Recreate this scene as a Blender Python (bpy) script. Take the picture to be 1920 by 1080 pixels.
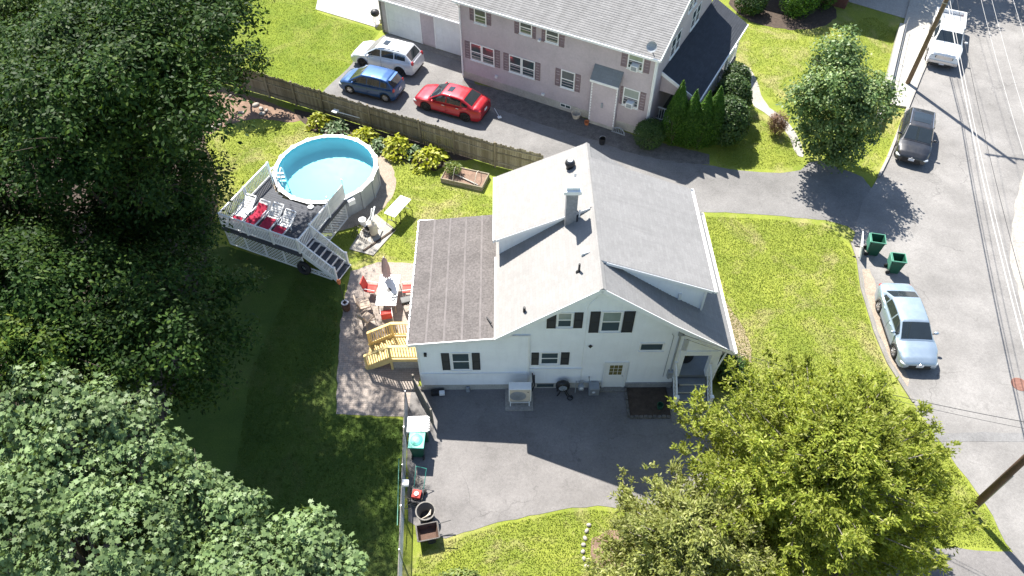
import bpy, bmesh, math, random
import numpy as np
from mathutils import Vector, Matrix
from mathutils.geometry import delaunay_2d_cdt

random.seed(7)
rng = np.random.default_rng(11)
for o in list(bpy.data.objects):
    bpy.data.objects.remove(o, do_unlink=True)
SC = bpy.context.scene
COL = SC.collection
R = math.radians

# ------------------------------------------------------------------ camera
CAM_H, CAM_P, CAM_F = 29.5, 50.0, 1440.0
cd = bpy.data.cameras.new("camera")
cam = bpy.data.objects.new("camera", cd)
COL.objects.link(cam)
cam.location = (0, 0, CAM_H)
cam.rotation_euler = (R(90 - CAM_P), 0, 0)
cd.sensor_width = 36.0
cd.lens = 36.0 * CAM_F / 1920.0
cd.clip_start = 0.1
cd.clip_end = 2000
SC.camera = cam

# ------------------------------------------------------------------ light
SUN_EL, SUN_AZ = 53.0, -64.0          # azimuth the light travels towards, from +X
world = bpy.data.worlds.new("World")
SC.world = world
world.use_nodes = True
wn = world.node_tree.nodes
bg = wn["Background"]
sky = wn.new("ShaderNodeTexSky")
sky.sky_type = 'NISHITA'
sky.sun_disc = False
sky.sun_elevation = R(SUN_EL)
sky.sun_rotation = R(SUN_AZ + 180 - 90) * -1
sky.air_density = 1.0
sky.dust_density = 0.6
world.node_tree.links.new(sky.outputs[0], bg.inputs[0])
bg.inputs[1].default_value = 0.095
sd = bpy.data.lights.new("sun", 'SUN')
sun = bpy.data.objects.new("sun", sd)
COL.objects.link(sun)
sd.energy = 5.0
sd.angle = R(0.53)
sd.color = (1.0, 0.955, 0.88)
LDIR = Vector((math.cos(R(SUN_AZ)) * math.cos(R(SUN_EL)), math.sin(R(SUN_AZ)) * math.cos(R(SUN_EL)), -math.sin(R(SUN_EL))))
sun.rotation_euler = LDIR.to_track_quat('-Z', 'Y').to_euler()
sun.location = (-20, 60, 60)
SC.render.engine = 'CYCLES'
vs = SC.view_settings
vs.view_transform = 'Standard'
vs.look = 'None'
vs.gamma = 1.0
vs.use_curve_mapping = False
vs.exposure = 1.4

# ------------------------------------------------------------------ pixel -> place
_p = R(CAM_P)
def ray(u, v):
    a = (u - 960) / CAM_F; b = (540 - v) / CAM_F
    return Vector((a, math.cos(_p) + b * math.sin(_p), -math.sin(_p) + b * math.cos(_p)))
def G(u, v, z=0.0):
    r = ray(u, v); t = (z - CAM_H) / r.z
    return Vector((r.x * t, r.y * t, z))
def GP(pts, z=0.0):
    return [tuple(G(u, v, z))[:2] for u, v in pts]

# ------------------------------------------------------------------ mesh helpers
class MB:
    def __init__(s): s.v = []; s.f = []
    def add(s, vs, fs):
        n = len(s.v); s.v += [tuple(p) for p in vs]; s.f += [tuple(i + n for i in f) for f in fs]; return s
    def box(s, x0, x1, y0, y1, z0, z1):
        return s.add([(x0,y0,z0),(x1,y0,z0),(x1,y1,z0),(x0,y1,z0),(x0,y0,z1),(x1,y0,z1),(x1,y1,z1),(x0,y1,z1)],
                     [(0,3,2,1),(4,5,6,7),(0,1,5,4),(1,2,6,5),(2,3,7,6),(3,0,4,7)])
    def bbox(s, x0, x1, y0, y1, z0, z1, b=0.02):
        bm = bmesh.new(); bmesh.ops.create_cube(bm, size=1)
        for v in bm.verts:
            v.co = Vector(((x0+x1)/2 + v.co.x*(x1-x0), (y0+y1)/2 + v.co.y*(y1-y0), (z0+z1)/2 + v.co.z*(z1-z0)))
        bmesh.ops.bevel(bm, geom=bm.edges[:], offset=b, segments=2, affect='EDGES', profile=0.7)
        bm.verts.index_update()
        s.add([v.co for v in bm.verts], [[v.index for v in f.verts] for f in bm.faces]); bm.free(); return s
    def bar(s, a, b, w, h=None, up=(0,0,1)):
        a = Vector(a); b = Vector(b); d = b - a
        if d.length < 1e-6: return s
        d.normalize(); up = Vector(up)
        if abs(d.dot(up)) > .98: up = Vector((0,1,0))
        x = d.cross(up).normalized(); y = x.cross(d).normalized(); h = w if h is None else h
        q = [x*w/2 + y*h/2, -x*w/2 + y*h/2, -x*w/2 - y*h/2, x*w/2 - y*h/2]
        return s.add([a+k for k in q] + [b+k for k in q], [(0,1,2,3),(7,6,5,4),(0,4,5,1),(1,5,6,2),(2,6,7,3),(3,7,4,0)])
    def tube(s, pts, rad, n=8, caps=True):
        pts = [Vector(p) for p in pts]; m = len(pts)
        rad = [rad]*m if not hasattr(rad, '__len__') else rad
        t0 = (pts[1]-pts[0]).normalized(); ref = Vector((0,0,1)) if abs(t0.z) < .9 else Vector((1,0,0))
        x = t0.cross(ref).normalized(); vs = []; fs = []
        for i, p in enumerate(pts):
            t = (pts[min(i+1,m-1)] - pts[max(i-1,0)]).normalized()
            x = (x - t*x.dot(t)).normalized(); y = t.cross(x)
            for k in range(n):
                a = 2*math.pi*k/n; vs.append(p + (x*math.cos(a) + y*math.sin(a))*rad[i])
        for i in range(m-1):
            for k in range(n):
                fs.append((i*n+k, i*n+(k+1)%n, (i+1)*n+(k+1)%n, (i+1)*n+k))
        if caps: fs.append(tuple(range(n-1,-1,-1))); fs.append(tuple((m-1)*n+k for k in range(n)))
        return s.add(vs, fs)
    def lathe(s, prof, n=20, c=(0,0,0), axis='z', cap=True):
        vs = []; fs = []; m = len(prof)
        for r, z in prof:
            for k in range(n):
                a = 2*math.pi*k/n; X, Y = r*math.cos(a), r*math.sin(a)
                p = (X,Y,z) if axis == 'z' else ((X,z,Y) if axis == 'y' else (z,X,Y))
                vs.append((p[0]+c[0], p[1]+c[1], p[2]+c[2]))
        for i in range(m-1):
            for k in range(n):
                fs.append((i*n+k, i*n+(k+1)%n, (i+1)*n+(k+1)%n, (i+1)*n+k))
        if cap: fs.append(tuple(range(n-1,-1,-1))); fs.append(tuple((m-1)*n+k for k in range(n)))
        return s.add(vs, fs)
    def prism(s, poly, z0, z1):
        n = len(poly)
        return s.add([(p[0],p[1],z0) for p in poly] + [(p[0],p[1],z1) for p in poly],
                     [tuple(range(n-1,-1,-1)), tuple(range(n,2*n))] + [(i,(i+1)%n,n+(i+1)%n,n+i) for i in range(n)])
    def prismy(s, poly, y0, y1):        # poly in (x, z), extruded along y
        n = len(poly)
        return s.add([(p[0],y0,p[1]) for p in poly] + [(p[0],y1,p[1]) for p in poly],
                     [tuple(range(n)), tuple(range(2*n-1,n-1,-1))] + [(i,n+i,n+(i+1)%n,(i+1)%n) for i in range(n)])
    def slab(s, a, b, c, d, t):         # sloped sheet with vertical thickness t below
        q = [Vector(p) for p in (a,b,c,d)]; l = [p - Vector((0,0,t)) for p in q]
        return s.add(q+l, [(0,1,2,3),(7,6,5,4),(0,4,5,1),(1,5,6,2),(2,6,7,3),(3,7,4,0)])
    def quad(s, a, b, c, d): return s.add([a,b,c,d], [(0,1,2,3)])
    def ell(s, c, rx, ry, rz, n=12, m=8):
        prof = [(math.sin(math.pi*i/m), -math.cos(math.pi*i/m)) for i in range(m+1)]
        vs = []; fs = []
        for r, z in prof:
            for k in range(n):
                a = 2*math.pi*k/n; vs.append((c[0]+rx*r*math.cos(a), c[1]+ry*r*math.sin(a), c[2]+rz*z))
        for i in range(m):
            for k in range(n): fs.append((i*n+k, i*n+(k+1)%n, (i+1)*n+(k+1)%n, (i+1)*n+k))
        return s.add(vs, fs)
    def build(s, name, mat, parent=None, smooth=False, M=None, kind=None, fix=True):
        me = bpy.data.meshes.new(name)
        vs = s.v if M is None else [M @ Vector(p) for p in s.v]
        me.from_pydata([tuple(p) for p in vs], [], s.f); me.validate()
        if fix:
            bm = bmesh.new(); bm.from_mesh(me); bmesh.ops.recalc_face_normals(bm, faces=bm.faces[:]); bm.to_mesh(me); bm.free()
        if smooth: me.shade_smooth()
        return link(name, me, mat, parent, kind)

def link(name, me, mat, parent=None, kind=None):
    if mat is not None and not me.materials: me.materials.append(mat)
    o = bpy.data.objects.new(name, me); COL.objects.link(o)
    if parent is not None: o.parent = parent
    if kind: o["kind"] = kind
    return o
def tag(o, label, cat=None, group=None, kind=None):
    o["label"] = label
    if cat: o["category"] = cat
    if group: o["group"] = group
    if kind: o["kind"] = kind
    return o
def thing(name, label, cat, loc=(0,0,0), rz=0.0, group=None):
    o = bpy.data.objects.new(name, None); COL.objects.link(o)
    o.empty_display_size = .2
    o.location = loc; o.rotation_euler = (0,0,rz)
    return tag(o, label, cat, group)
def copy_tree(o, parent=None):
    c = o.copy(); COL.objects.link(c); c.parent = parent
    for ch in o.children: copy_tree(ch, c)
    return c

# ------------------------------------------------------------------ materials
def lin(h):
    h = h.lstrip('#'); c = [int(h[i:i+2],16)/255 for i in (0,2,4)]
    return tuple(x/12.92 if x <= .04045 else ((x+.055)/1.055)**2.4 for x in c)
class NT:
    def __init__(s, name):
        s.m = bpy.data.materials.new(name); s.m.use_nodes = True
        s.t = s.m.node_tree; s.t.nodes.clear(); s.out = s.n('ShaderNodeOutputMaterial')
        s.tc = None
    def n(s, ty, **kw):
        x = s.t.nodes.new(ty)
        for k, v in kw.items(): setattr(x, k, v)
        return x
    def l(s, a, b): s.t.links.new(a, b)
    def co(s):
        if s.tc is None: s.tc = s.n('ShaderNodeTexCoord')
        return s.tc.outputs['Object']
    def noise(s, sc, det=4, rough=.6, vec=None, dist=0):
        x = s.n('ShaderNodeTexNoise'); x.inputs['Scale'].default_value = sc; x.inputs['Detail'].default_value = det
        x.inputs['Roughness'].default_value = rough; x.inputs['Distortion'].default_value = dist
        s.l(vec or s.co(), x.inputs['Vector']); return x.outputs['Fac']
    def ramp(s, fac, stops):
        x = s.n('ShaderNodeValToRGB'); e = x.color_ramp.elements
        while len(e) < len(stops): e.new(0.5)
        for i, (p, c) in enumerate(stops):
            e[i].position = p; e[i].color = (c[0],c[1],c[2],1) if hasattr(c,'__len__') else (c,c,c,1)
        s.l(fac, x.inputs[0]); return x.outputs[0]
    def mix(s, fac, a, b, mode='MIX'):
        x = s.n('ShaderNodeMix', data_type='RGBA', blend_type=mode)
        for sock, val in ((x.inputs[0],fac),(x.inputs[6],a),(x.inputs[7],b)):
            if hasattr(val,'is_linked'): s.l(val, sock)
            elif hasattr(val,'__len__'): sock.default_value = (val[0],val[1],val[2],1)
            else: sock.default_value = val if sock == x.inputs[0] else (val,val,val,1)
        return x.outputs[2]
    def math(s, op, a, b=0.0):
        x = s.n('ShaderNodeMath', operation=op)
        for sock, val in ((x.inputs[0],a),(x.inputs[1],b)):
            if hasattr(val,'is_linked'): s.l(val, sock)
            else: sock.default_value = val
        return x.outputs[0]
    def mapping(s, scale=(1,1,1), rot=(0,0,0)):
        x = s.n('ShaderNodeMapping'); x.inputs['Scale'].default_value = scale; x.inputs['Rotation'].default_value = rot
        s.l(s.co(), x.inputs['Vector']); return x.outputs[0]
    def bump(s, h, st=.3, d=.02):
        x = s.n('ShaderNodeBump'); x.inputs['Strength'].default_value = st; x.inputs['Distance'].default_value = d
        s.l(h, x.inputs['Height']); return x.outputs[0]
    def pbr(s, col, rough=.6, metal=0, spec=.5, coat=0, nrm=None, trans=0, alpha=None):
        b = s.n('ShaderNodeBsdfPrincipled')
        for k, val in (('Base Color',col),('Roughness',rough),('Metallic',metal),('Specular IOR Level',spec),('Coat Weight',coat),('Transmission Weight',trans)):
            sock = b.inputs[k]
            if hasattr(val,'is_linked'): s.l(val, sock)
            elif hasattr(val,'__len__'): sock.default_value = (val[0],val[1],val[2],1)
            else: sock.default_value = val
        if nrm is not None: s.l(nrm, b.inputs['Normal'])
        s.l(b.outputs[0], s.out.inputs[0]); return b

def pm(name, col, rough=.6, var=.12, sc=2.5, fine=.08, bump=0, bsc=60, metal=0, spec=.4, coat=0, streak=0):
    """painted or raw plain surface with worn, uneven colour"""
    t = NT(name); col = lin(col) if isinstance(col, str) else col
    c = t.mix(t.ramp(t.noise(sc,5,.65), [(.3,0),(.7,1)]), tuple(x*(1-var) for x in col), tuple(min(1,x*(1+var)) for x in col))
    if fine: c = t.mix(fine, c, t.ramp(t.noise(sc*14,3), [(.3,.0),(.7,1.0)]), 'OVERLAY')
    if streak:
        c = t.mix(t.math('MULTIPLY', t.ramp(t.noise(1.6,5,.6,t.mapping((3,3,.35))), [(.5,0),(.75,1)]), streak), c, tuple(x*.55 for x in col))
    n = t.bump(t.noise(bsc,3), bump) if bump else None
    rr = t.math('ADD', t.math('MULTIPLY', t.noise(sc*3,3), .16), rough-.08)
    t.pbr(c, rr, metal, spec, coat, n); return t.m
def glassm(name, tint=(.03,.045,.05), rough=.06):
    t = NT(name)
    c = t.mix(t.noise(1.2,3), tint, tuple(x*2.2 for x in tint)); t.pbr(c, rough, 0, .8, .3); return t.m
def paint(name, col, metal=.35, rough=.32):
    rough = max(rough,.40); metal = metal if metal == 0 else max(metal,.5)
    t = NT(name); col = lin(col) if isinstance(col,str) else col
    dust = t.ramp(t.noise(2.2,5,.7), [(.42,0),(.8,1)])
    c = t.mix(t.math('MULTIPLY', dust, .05), col, (.3,.28,.25))
    f = t.noise(900,1)
    c = t.mix(.06, c, f, 'OVERLAY')
    t.pbr(c, t.math('ADD', t.math('MULTIPLY', dust, .18), rough), metal, .5, .85); return t.m
def leafm(name, c1, c2, c3=None, trans=.35, gloss=.25, hue=.5):
    """foliage: each leaf its own green, leaves let light through"""
    t = NT(name); g = t.n('ShaderNodeNewGeometry')
    f = g.outputs['Random Per Island']
    st = [(0,c1),(.75,c2),(1,c3 or c2)]
    c = t.ramp(f, st)
    big = t.ramp(t.noise(.55,3), [(.35,.72),(.65,1.25)])
    c = t.mix(1.0, c, big, 'MULTIPLY')
    b = t.n('ShaderNodeBsdfPrincipled'); t.l(c, b.inputs['Base Color']); b.inputs['Roughness'].default_value = .5; b.inputs['Specular IOR Level'].default_value = gloss
    tr = t.n('ShaderNodeBsdfTranslucent'); t.l(t.mix(1.0, c, (1.25,1.15,.5), 'MULTIPLY'), tr.inputs[0])
    mx = t.n('ShaderNodeMixShader'); mx.inputs[0].default_value = trans
    t.l(b.outputs[0], mx.inputs[1]); t.l(tr.outputs[0], mx.inputs[2]); t.l(mx.outputs[0], t.out.inputs[0]); return t.m

def asphalt(name, a, cracks=.5, tone=(1,.97,.94), scale=1.0):
    t = NT(name)
    c = t.mix(t.ramp(t.noise(.35*scale,5,.65), [(.35,0),(.68,1)]), tuple(a*.78*k for k in tone), tuple(a*1.15*k for k in tone))
    c = t.mix(t.ramp(t.noise(1.7,5,.7,dist=1.0), [(.56,0),(.74,.5)]), c, tuple(a*.6*k for k in tone))
    c = t.mix(.30, c, t.ramp(t.noise(70,2,.8), [(.3,0),(.7,1)]), 'OVERLAY')
    c = t.mix(.16, c, t.ramp(t.noise(9,5,.8), [(.3,0),(.7,1)]), 'OVERLAY')
    v = t.n('ShaderNodeTexVoronoi', feature='DISTANCE_TO_EDGE'); v.inputs['Scale'].default_value = .22
    w = t.n('ShaderNodeVectorMath', operation='ADD'); t.l(t.co(), w.inputs[0])
    nx = t.n('ShaderNodeTexNoise'); nx.inputs['Scale'].default_value = .9; nx.inputs['Detail'].default_value = 6; t.l(t.co(), nx.inputs['Vector'])
    sc = t.n('ShaderNodeVectorMath', operation='SCALE'); t.l(nx.outputs['Color'], sc.inputs[0]); sc.inputs['Scale'].default_value = 1.6
    t.l(sc.outputs[0], w.inputs[1]); t.l(w.outputs[0], v.inputs['Vector'])
    ck = t.math('MULTIPLY', t.ramp(v.outputs['Distance'], [(0,1),(.006,0)]), t.ramp(t.noise(.28,3), [(.45,0),(.6,cracks)]))
    c = t.mix(ck, c, tuple(a*.45*k for k in tone))
    t.pbr(c, .9, 0, .25, 0, t.bump(t.noise(110,2), .35, .01)); return t.m

def grassm(name, g1, g2, dry, drya=.5, scale=1.0):
    t = NT(name)
    c = t.mix(t.ramp(t.noise(.5*scale,6,.7), [(.35,0),(.68,1)]), g1, g2)
    c = t.mix(t.ramp(t.noise(.33*scale,5,.75,dist=.6), [(.49,0),(.64,drya)]), c, dry)
    c = t.mix(.3, c, t.ramp(t.noise(16,4,.8), [(.3,.0),(.7,1)]), 'OVERLAY')
    c = t.mix(.35, c, t.ramp(t.noise(60,2,.8), [(.3,.0),(.7,1)]), 'OVERLAY')
    t.pbr(c, .9, 0, .15, 0, t.bump(t.noise(45,4,.8), .4, .04)); return t.m

def shingle(name, a, tone=(1,.97,.93), streakv=.25, axis='x', blotch=.2, tab=.1):
    """asphalt shingles: course lines, single tabs of uneven shade, weather streaks"""
    t = NT(name)
    br = t.n('ShaderNodeTexBrick'); br.offset = .5
    mp = t.n('ShaderNodeMapping'); t.l(t.co(), mp.inputs['Vector'])
    sep = t.n('ShaderNodeSeparateXYZ'); t.l(t.co(), sep.inputs[0]); cb = t.n('ShaderNodeCombineXYZ')
    t.l(sep.outputs['Y' if axis == 'x' else 'X'], cb.inputs[0]); t.l(sep.outputs['X' if axis == 'x' else 'Y'], cb.inputs[1])
    t.l(cb.outputs[0], br.inputs['Vector'])
    br.inputs['Scale'].default_value = 1.0; br.inputs['Brick Width'].default_value = .3; br.inputs['Row Height'].default_value = .125
    br.inputs['Mortar Size'].default_value = .006; br.inputs['Mortar Smooth'].default_value = .6; br.inputs['Bias'].default_value = 0
    br.inputs['Color1'].default_value = (*[a*(1-tab)*k for k in tone],1); br.inputs['Color2'].default_value = (*[a*(1+tab)*k for k in tone],1)
    br.inputs['Mortar'].default_value = (*[a*(1-2.4*tab)*k for k in tone],1)
    c = br.outputs['Color']
    c = t.mix(t.ramp(t.noise(.5,5,.7), [(.45,0),(.75,blotch)]), c, tuple(a*.55*k for k in tone))
    st = (.35,4.5,.35) if axis == 'x' else (4.5,.35,.35)
    c = t.mix(t.math('MULTIPLY', t.ramp(t.noise(.8,4,.6,t.mapping(st)), [(.5,0),(.7,1)]), streakv), c, tuple(a*.62*k for k in tone))
    c = t.mix(.22, c, t.ramp(t.noise(55,2,.8), [(.3,0),(.7,1)]), 'OVERLAY')
    t.pbr(c, .88, 0, .25, 0, t.bump(t.math('ADD', br.outputs['Fac'], t.math('MULTIPLY', t.noise(80,2), -.6)), .25, -.01)); return t.m

M = {}
M['white'] = pm('white_paint', (.74,.75,.75), .5, .06, 1.5, .05, streak=.12)
M['siding'] = pm('white_vinyl_siding', (.82,.835,.85), .45, .05, .9, .05, streak=.14)
M['trim'] = pm('white_trim', (.78,.78,.77), .45, .05)
M['mauve'] = pm('mauve_siding', (.475,.405,.42), .6, .12, .6, .06, streak=.1)
M['mauve_dark'] = pm('mauve_shutter', (.215,.155,.165), .55, .1)
M['shutter'] = pm('charcoal_shutter', (.022,.024,.03), .5, .15)
M['glass'] = glassm('window_glass')
M['glass_blind'] = glassm('window_with_blind', (.16,.19,.17), .12)
M['carglass'] = glassm('car_glass', (.012,.016,.018), .04)
M['roof_white'] = shingle('pale_roof_shingles', .265, (1,.965,.925), .12, 'x', .10, .05)
M['roof_grey'] = shingle('grey_roof_shingles', .205, (1,.985,.97), .25, 'x', .2, .06)
M['roof_ns'] = shingle('grey_roof_shingles_streaked', .225, (1,.98,.96), .5, 'y', .35)
M['roof_dark'] = shingle('slate_porch_shingles', .055, (.85,.95,1.15), .2, 'x', .3)
M['roof_blue'] = shingle('blue_grey_shingles', .20, (.92,1,1.06), .15, 'y', .2, .06)
M['roll'] = pm('rolled_roofing', (.118,.106,.102), .9, .2, .8, .3, .4, 40, streak=.35)
M['seam'] = pm('roofing_seam', (.155,.14,.136), .9, .18, 3, .2)
M['concrete'] = pm('concrete', (.30,.28,.25), .85, .12, .8, .22, .3, 50)
M['concrete_d'] = pm('weathered_concrete', (.19,.178,.16), .88, .2, 1.1, .25, .3, 40)
M['foundation'] = pm('foundation_render', (.42,.40,.36), .85, .15, 1.2, .15, .2)
M['brick'] = pm('chimney_masonry', (.27,.27,.28), .85, .2, 6, .3, .5, 25)
M['metal'] = pm('galvanised_metal', (.42,.43,.44), .38, .12, 4, .05, metal=.7)
M['steel'] = pm('brushed_steel', (.55,.55,.56), .3, .1, 4, .05, metal=.9)
M['dark'] = pm('black_plastic', (.018,.018,.02), .5, .2)
M['rubber'] = pm('tyre_rubber', (.022,.022,.023), .8, .2)
M['pipe'] = pm('grey_conduit', (.28,.30,.32), .5, .1)
M['deckgrey'] = pm('slate_decking', (.060,.064,.075), .8, .16, 3, .12, streak=.1)
M['porchgrey'] = pm('grey_porch_paint', (.17,.19,.22), .6, .1, 2, .08)
M['fencewood_old'] = pm('weathered_fence_board', (.150,.118,.080), .88, .28, 1.3, .3, .4, 40, streak=.4)
def fencem():
    t = NT('weathered_fence_picket'); oi = t.n('ShaderNodeObjectInfo')
    c = t.ramp(oi.outputs['Random'], [(0,(.18,.15,.105)),(.5,(.255,.215,.155)),(1,(.33,.29,.22))])
    c = t.mix(t.ramp(t.noise(1.6,5,.7,t.mapping((9,9,.7))), [(.45,0),(.7,.6)]), c, (.10,.085,.06))
    c = t.mix(t.ramp(t.noise(.6,3), [(.5,0),(.7,.5)]), c, (.12,.125,.075)); c = t.mix(.25, c, t.noise(60,3), 'OVERLAY')
    t.pbr(c, .9, 0, .2, 0, t.bump(t.noise(50,3), .4)); return t.m
M['fencewood'] = fencem()
M['newwood'] = pm('fresh_yellow_pine', (.62,.47,.20), .7, .16, 3, .15)
M['polewood'] = pm('utility_pole_wood', (.17,.115,.07), .85, .25, 2, .3, .4, 30, streak=.5)
M['polebrown'] = pm('creosoted_pole_wood', (.105,.06,.042), .85, .25, 2, .3, .4, 30, streak=.5)
M['bark'] = pm('bark', (.085,.066,.05), .95, .3, 4, .3, .7, 18)
M['greybark'] = pm('grey_twig_bark', (.20,.18,.15), .95, .25, 6, .2)
M['soil'] = pm('bare_soil', (.19,.125,.09), .95, .3, 2.2, .4, .8, 22)
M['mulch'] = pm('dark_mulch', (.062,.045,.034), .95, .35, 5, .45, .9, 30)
M['leaflitter'] = pm('gravelly_strip', (.125,.115,.105), .95, .3, 3, .45, .8, 30)
M['stone'] = pm('field_stone', (.36,.33,.29), .9, .25, 4, .25, .5, 20)
M['paver'] = None
M['poolwall'] = pm('grey_pool_wall', (.33,.345,.36), .45, .1, 1.5, .08, streak=.25)
M['rim'] = pm('pool_rim', (.66,.66,.64), .4, .06)
M['liner'] = pm('aqua_liner', (.33,.585,.665), .5, .04, .8, 0)
M['red_fab'] = pm('crimson_towel', (.36,.018,.05), .9, .2, 5, .2, .3, 60)
M['red_chair'] = pm('red_cushion', (.55,.07,.055), .75, .12, 4, .1)
M['plastic_w'] = pm('white_plastic', (.78,.78,.77), .4, .05)
M['green_bin'] = pm('dark_green_bin', (.018,.085,.052), .42, .12, 3, .05)
M['green_rim'] = pm('faded_green_rim', (.085,.26,.18), .5, .12, 3, .05)
M['teal'] = pm('teal_bin_lid', (.06,.34,.27), .45, .15, 3, .08)
M['tan'] = pm('tan_sling_fabric', (.36,.29,.23), .85, .15)
M['pink'] = pm('faded_pink_umbrella', (.46,.34,.32), .85, .15, 6, .1)
M['orange'] = pm('terracotta', (.45,.15,.06), .8, .15)
M['cream'] = pm('cream_plastic', (.55,.49,.40), .6, .1)
M['lamp'] = pm('headlamp_lens', (.62,.64,.66), .15, .05, coat=1)
M['tail'] = pm('tail_lamp_lens', (.42,.02,.02), .2, .05, coat=1)
M['plate'] = pm('licence_plate', (.65,.65,.68), .4, .04)
M['rust'] = pm('rusty_iron', (.20,.10,.075), .85, .25, 8, .2)
M['wire'] = pm('cable_sheath', (.36,.35,.34), .5, .1)
M['wire_d'] = pm('black_cable', (.03,.03,.032), .6, .1)

# ================================================================== ground, roads, paths
def wob(poly, step=.35, amp=.05, seed=0, closed=True):
    rs = np.random.default_rng(seed); out = []; n = len(poly); amp = min(amp, .12*step)
    for i in range(n if closed else n-1):
        a = np.array(poly[i][:2]); b = np.array(poly[(i+1) % n][:2]); L = np.linalg.norm(b-a); k = max(1, int(L/step))
        for j in range(k):
            p = a + (b-a)*j/k
            out.append(tuple(p + (rs.normal(0, amp, 2) if j else 0)))
    return out
def smooth_poly(pts, it=2):
    pts = [np.array(p[:2], float) for p in pts]
    for _ in range(it):
        q = []
        for i in range(len(pts)):
            a, b = pts[i], pts[(i+1) % len(pts)]; q += [a*.75+b*.25, a*.25+b*.75]
        pts = q
    return [tuple(p) for p in pts]
def sheet(name, poly, z, mat, label, t=0.0, cat=None):
    me = bpy.data.meshes.new(name); bm = bmesh.new()
    r = delaunay_2d_cdt([Vector(p[:2]) for p in poly], [], [list(range(len(poly)))], 1, 1e-5)
    vv = [bm.verts.new((p.x, p.y, z)) for p in r[0]]
    for f in r[2]:
        q = bm.faces.new([vv[k] for k in f]); q.normal_update()
        if q.normal.z < 0: q.normal_flip()
    if t:
        vs = [bm.verts.new((p[0], p[1], z)) for p in poly]
        lo = [bm.verts.new((p[0], p[1], z-t)) for p in poly]
        for i in range(len(vs)): bm.faces.new((vs[i], vs[(i+1) % len(vs)], lo[(i+1) % len(vs)], lo[i]))
    bm.normal_update(); bm.to_mesh(me); bm.free()
    o = link(name, me, mat); tag(o, label, cat, kind='structure'); return o

GR1, GR2, DRY = (.140,.180,.027), (.235,.262,.043), (.33,.28,.14)
M['grass'] = grassm('lawn_grass', GR1, GR2, DRY, .55)
gm = MB(); N_ = 40
xs = np.linspace(-160,160,N_+1); ys = np.linspace(-60,260,N_+1)
gm.add([(x,y,0) for y in ys for x in xs], [(j*(N_+1)+i, j*(N_+1)+i+1, (j+1)*(N_+1)+i+1, (j+1)*(N_+1)+i) for j in range(N_) for i in range(N_)])
tag(gm.build('lawn', M['grass'], fix=False), 'green grass lawn covering the whole ground between drives and houses', None, kind='structure')

M['painted_shade'] = grassm('lush_grass_painted_shade', (.050,.085,.017), (.078,.118,.022), (.11,.12,.045), .3)  # rich lawn green darkened so the colour itself carries the tree shade
M['green_lawn'] = grassm('fresh_green_lawn', (.105,.150,.016), (.170,.208,.022), (.24,.23,.07), .35)
sheet('back_lawn', wob([(-16.5,6),(-3.9,6),(-4.1,9.5),(-4.7,17.2),(-7.7,17.42),(-8.2,22.6),(-8.4,25.0),(-10.4,26.0),(-14.9,27.6),(-17,27),(-17,15)],.4,.05,41), .002, M['painted_shade'], 'rich green back lawn, darkened with painted tree shade, between the shade trees and the patio')
sheet('neighbour_lawn', wob([(-19.3,42.6),(-12.2,39.4),(-11.9,41.4),(-9.6,46.1),(-9.2,48.2),(-14,50.6),(-14.4,56),(-30,60),(-30,48)],.4,.05,42), .002, M['green_lawn'], 'fresh green neighbouring lawn beyond the board fence')
# road (runs from the lower right up to the upper right)
M['road'] = asphalt('sun_bleached_road_asphalt', .215, .8, (1,.955,.905))
M['drive_n'] = asphalt('pale_drive_asphalt', .18, .6, (1,.965,.93))
M['drive_f'] = asphalt('front_drive_asphalt', .19, .7, (1,.945,.915))
edge = [(20.5,2.0),(20.2,8.0),(19.7,10.8),(19.35,11.7),(19.3,12.8),(18.9,14.4),(17.95,17.6),(17.45,20.2),(17.4,21.9),(17.6,24.75),(17.95,26.6),(18.0,28.0),(18.7,29.6)]
edge2 = [(19.4,31.0),(20.6,32.6),(21.95,34.6),(24.3,38.75),(26.7,42.9),(30.5,49.1),(39,64),(68,115)]
road_poly = edge + edge2 + [(88,112),(50,60),(41,49),(34.5,40),(31,33),(27.8,24),(26.3,14),(26.5,2)]
sheet('road', wob(road_poly,.5,.025,3), .016, M['road'], 'sun-bleached asphalt road with parked cars along its kerb')
# neighbours' drive beside the mauve house
nd = GP([(612,165),(640,140),(660,120),(668,104)]) + [(-9.6,46.2),(-8.9,47.6),(-3.0,44.6),(-2.4,42.0)] + GP([(905,190),(1000,222),(1080,250),(1130,262),(1180,282),(1230,294),(1300,305),(1360,316),(1425,323)]) + [(15.4,33.35),(16.6,33.6),(17.3,34.3),(18.0,34.4)] + [(20.0,33.0),(20.4,31.0),(19.2,29.5),(18.5,28.4)] + GP([(1590,425),(1550,413),(1450,404),(1380,400),(1320,398)]) + [(8,30.3),(4,31.9),(1.7,33.3)] + GP([(1005,300),(930,285),(850,262),(740,232),(660,207)]) + [(-12.4,40.3)]
sheet('driveway', wob(nd,.5,.03,5), .010, M['drive_n'], 'long asphalt driveway between the board fence and the mauve house')
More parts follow.
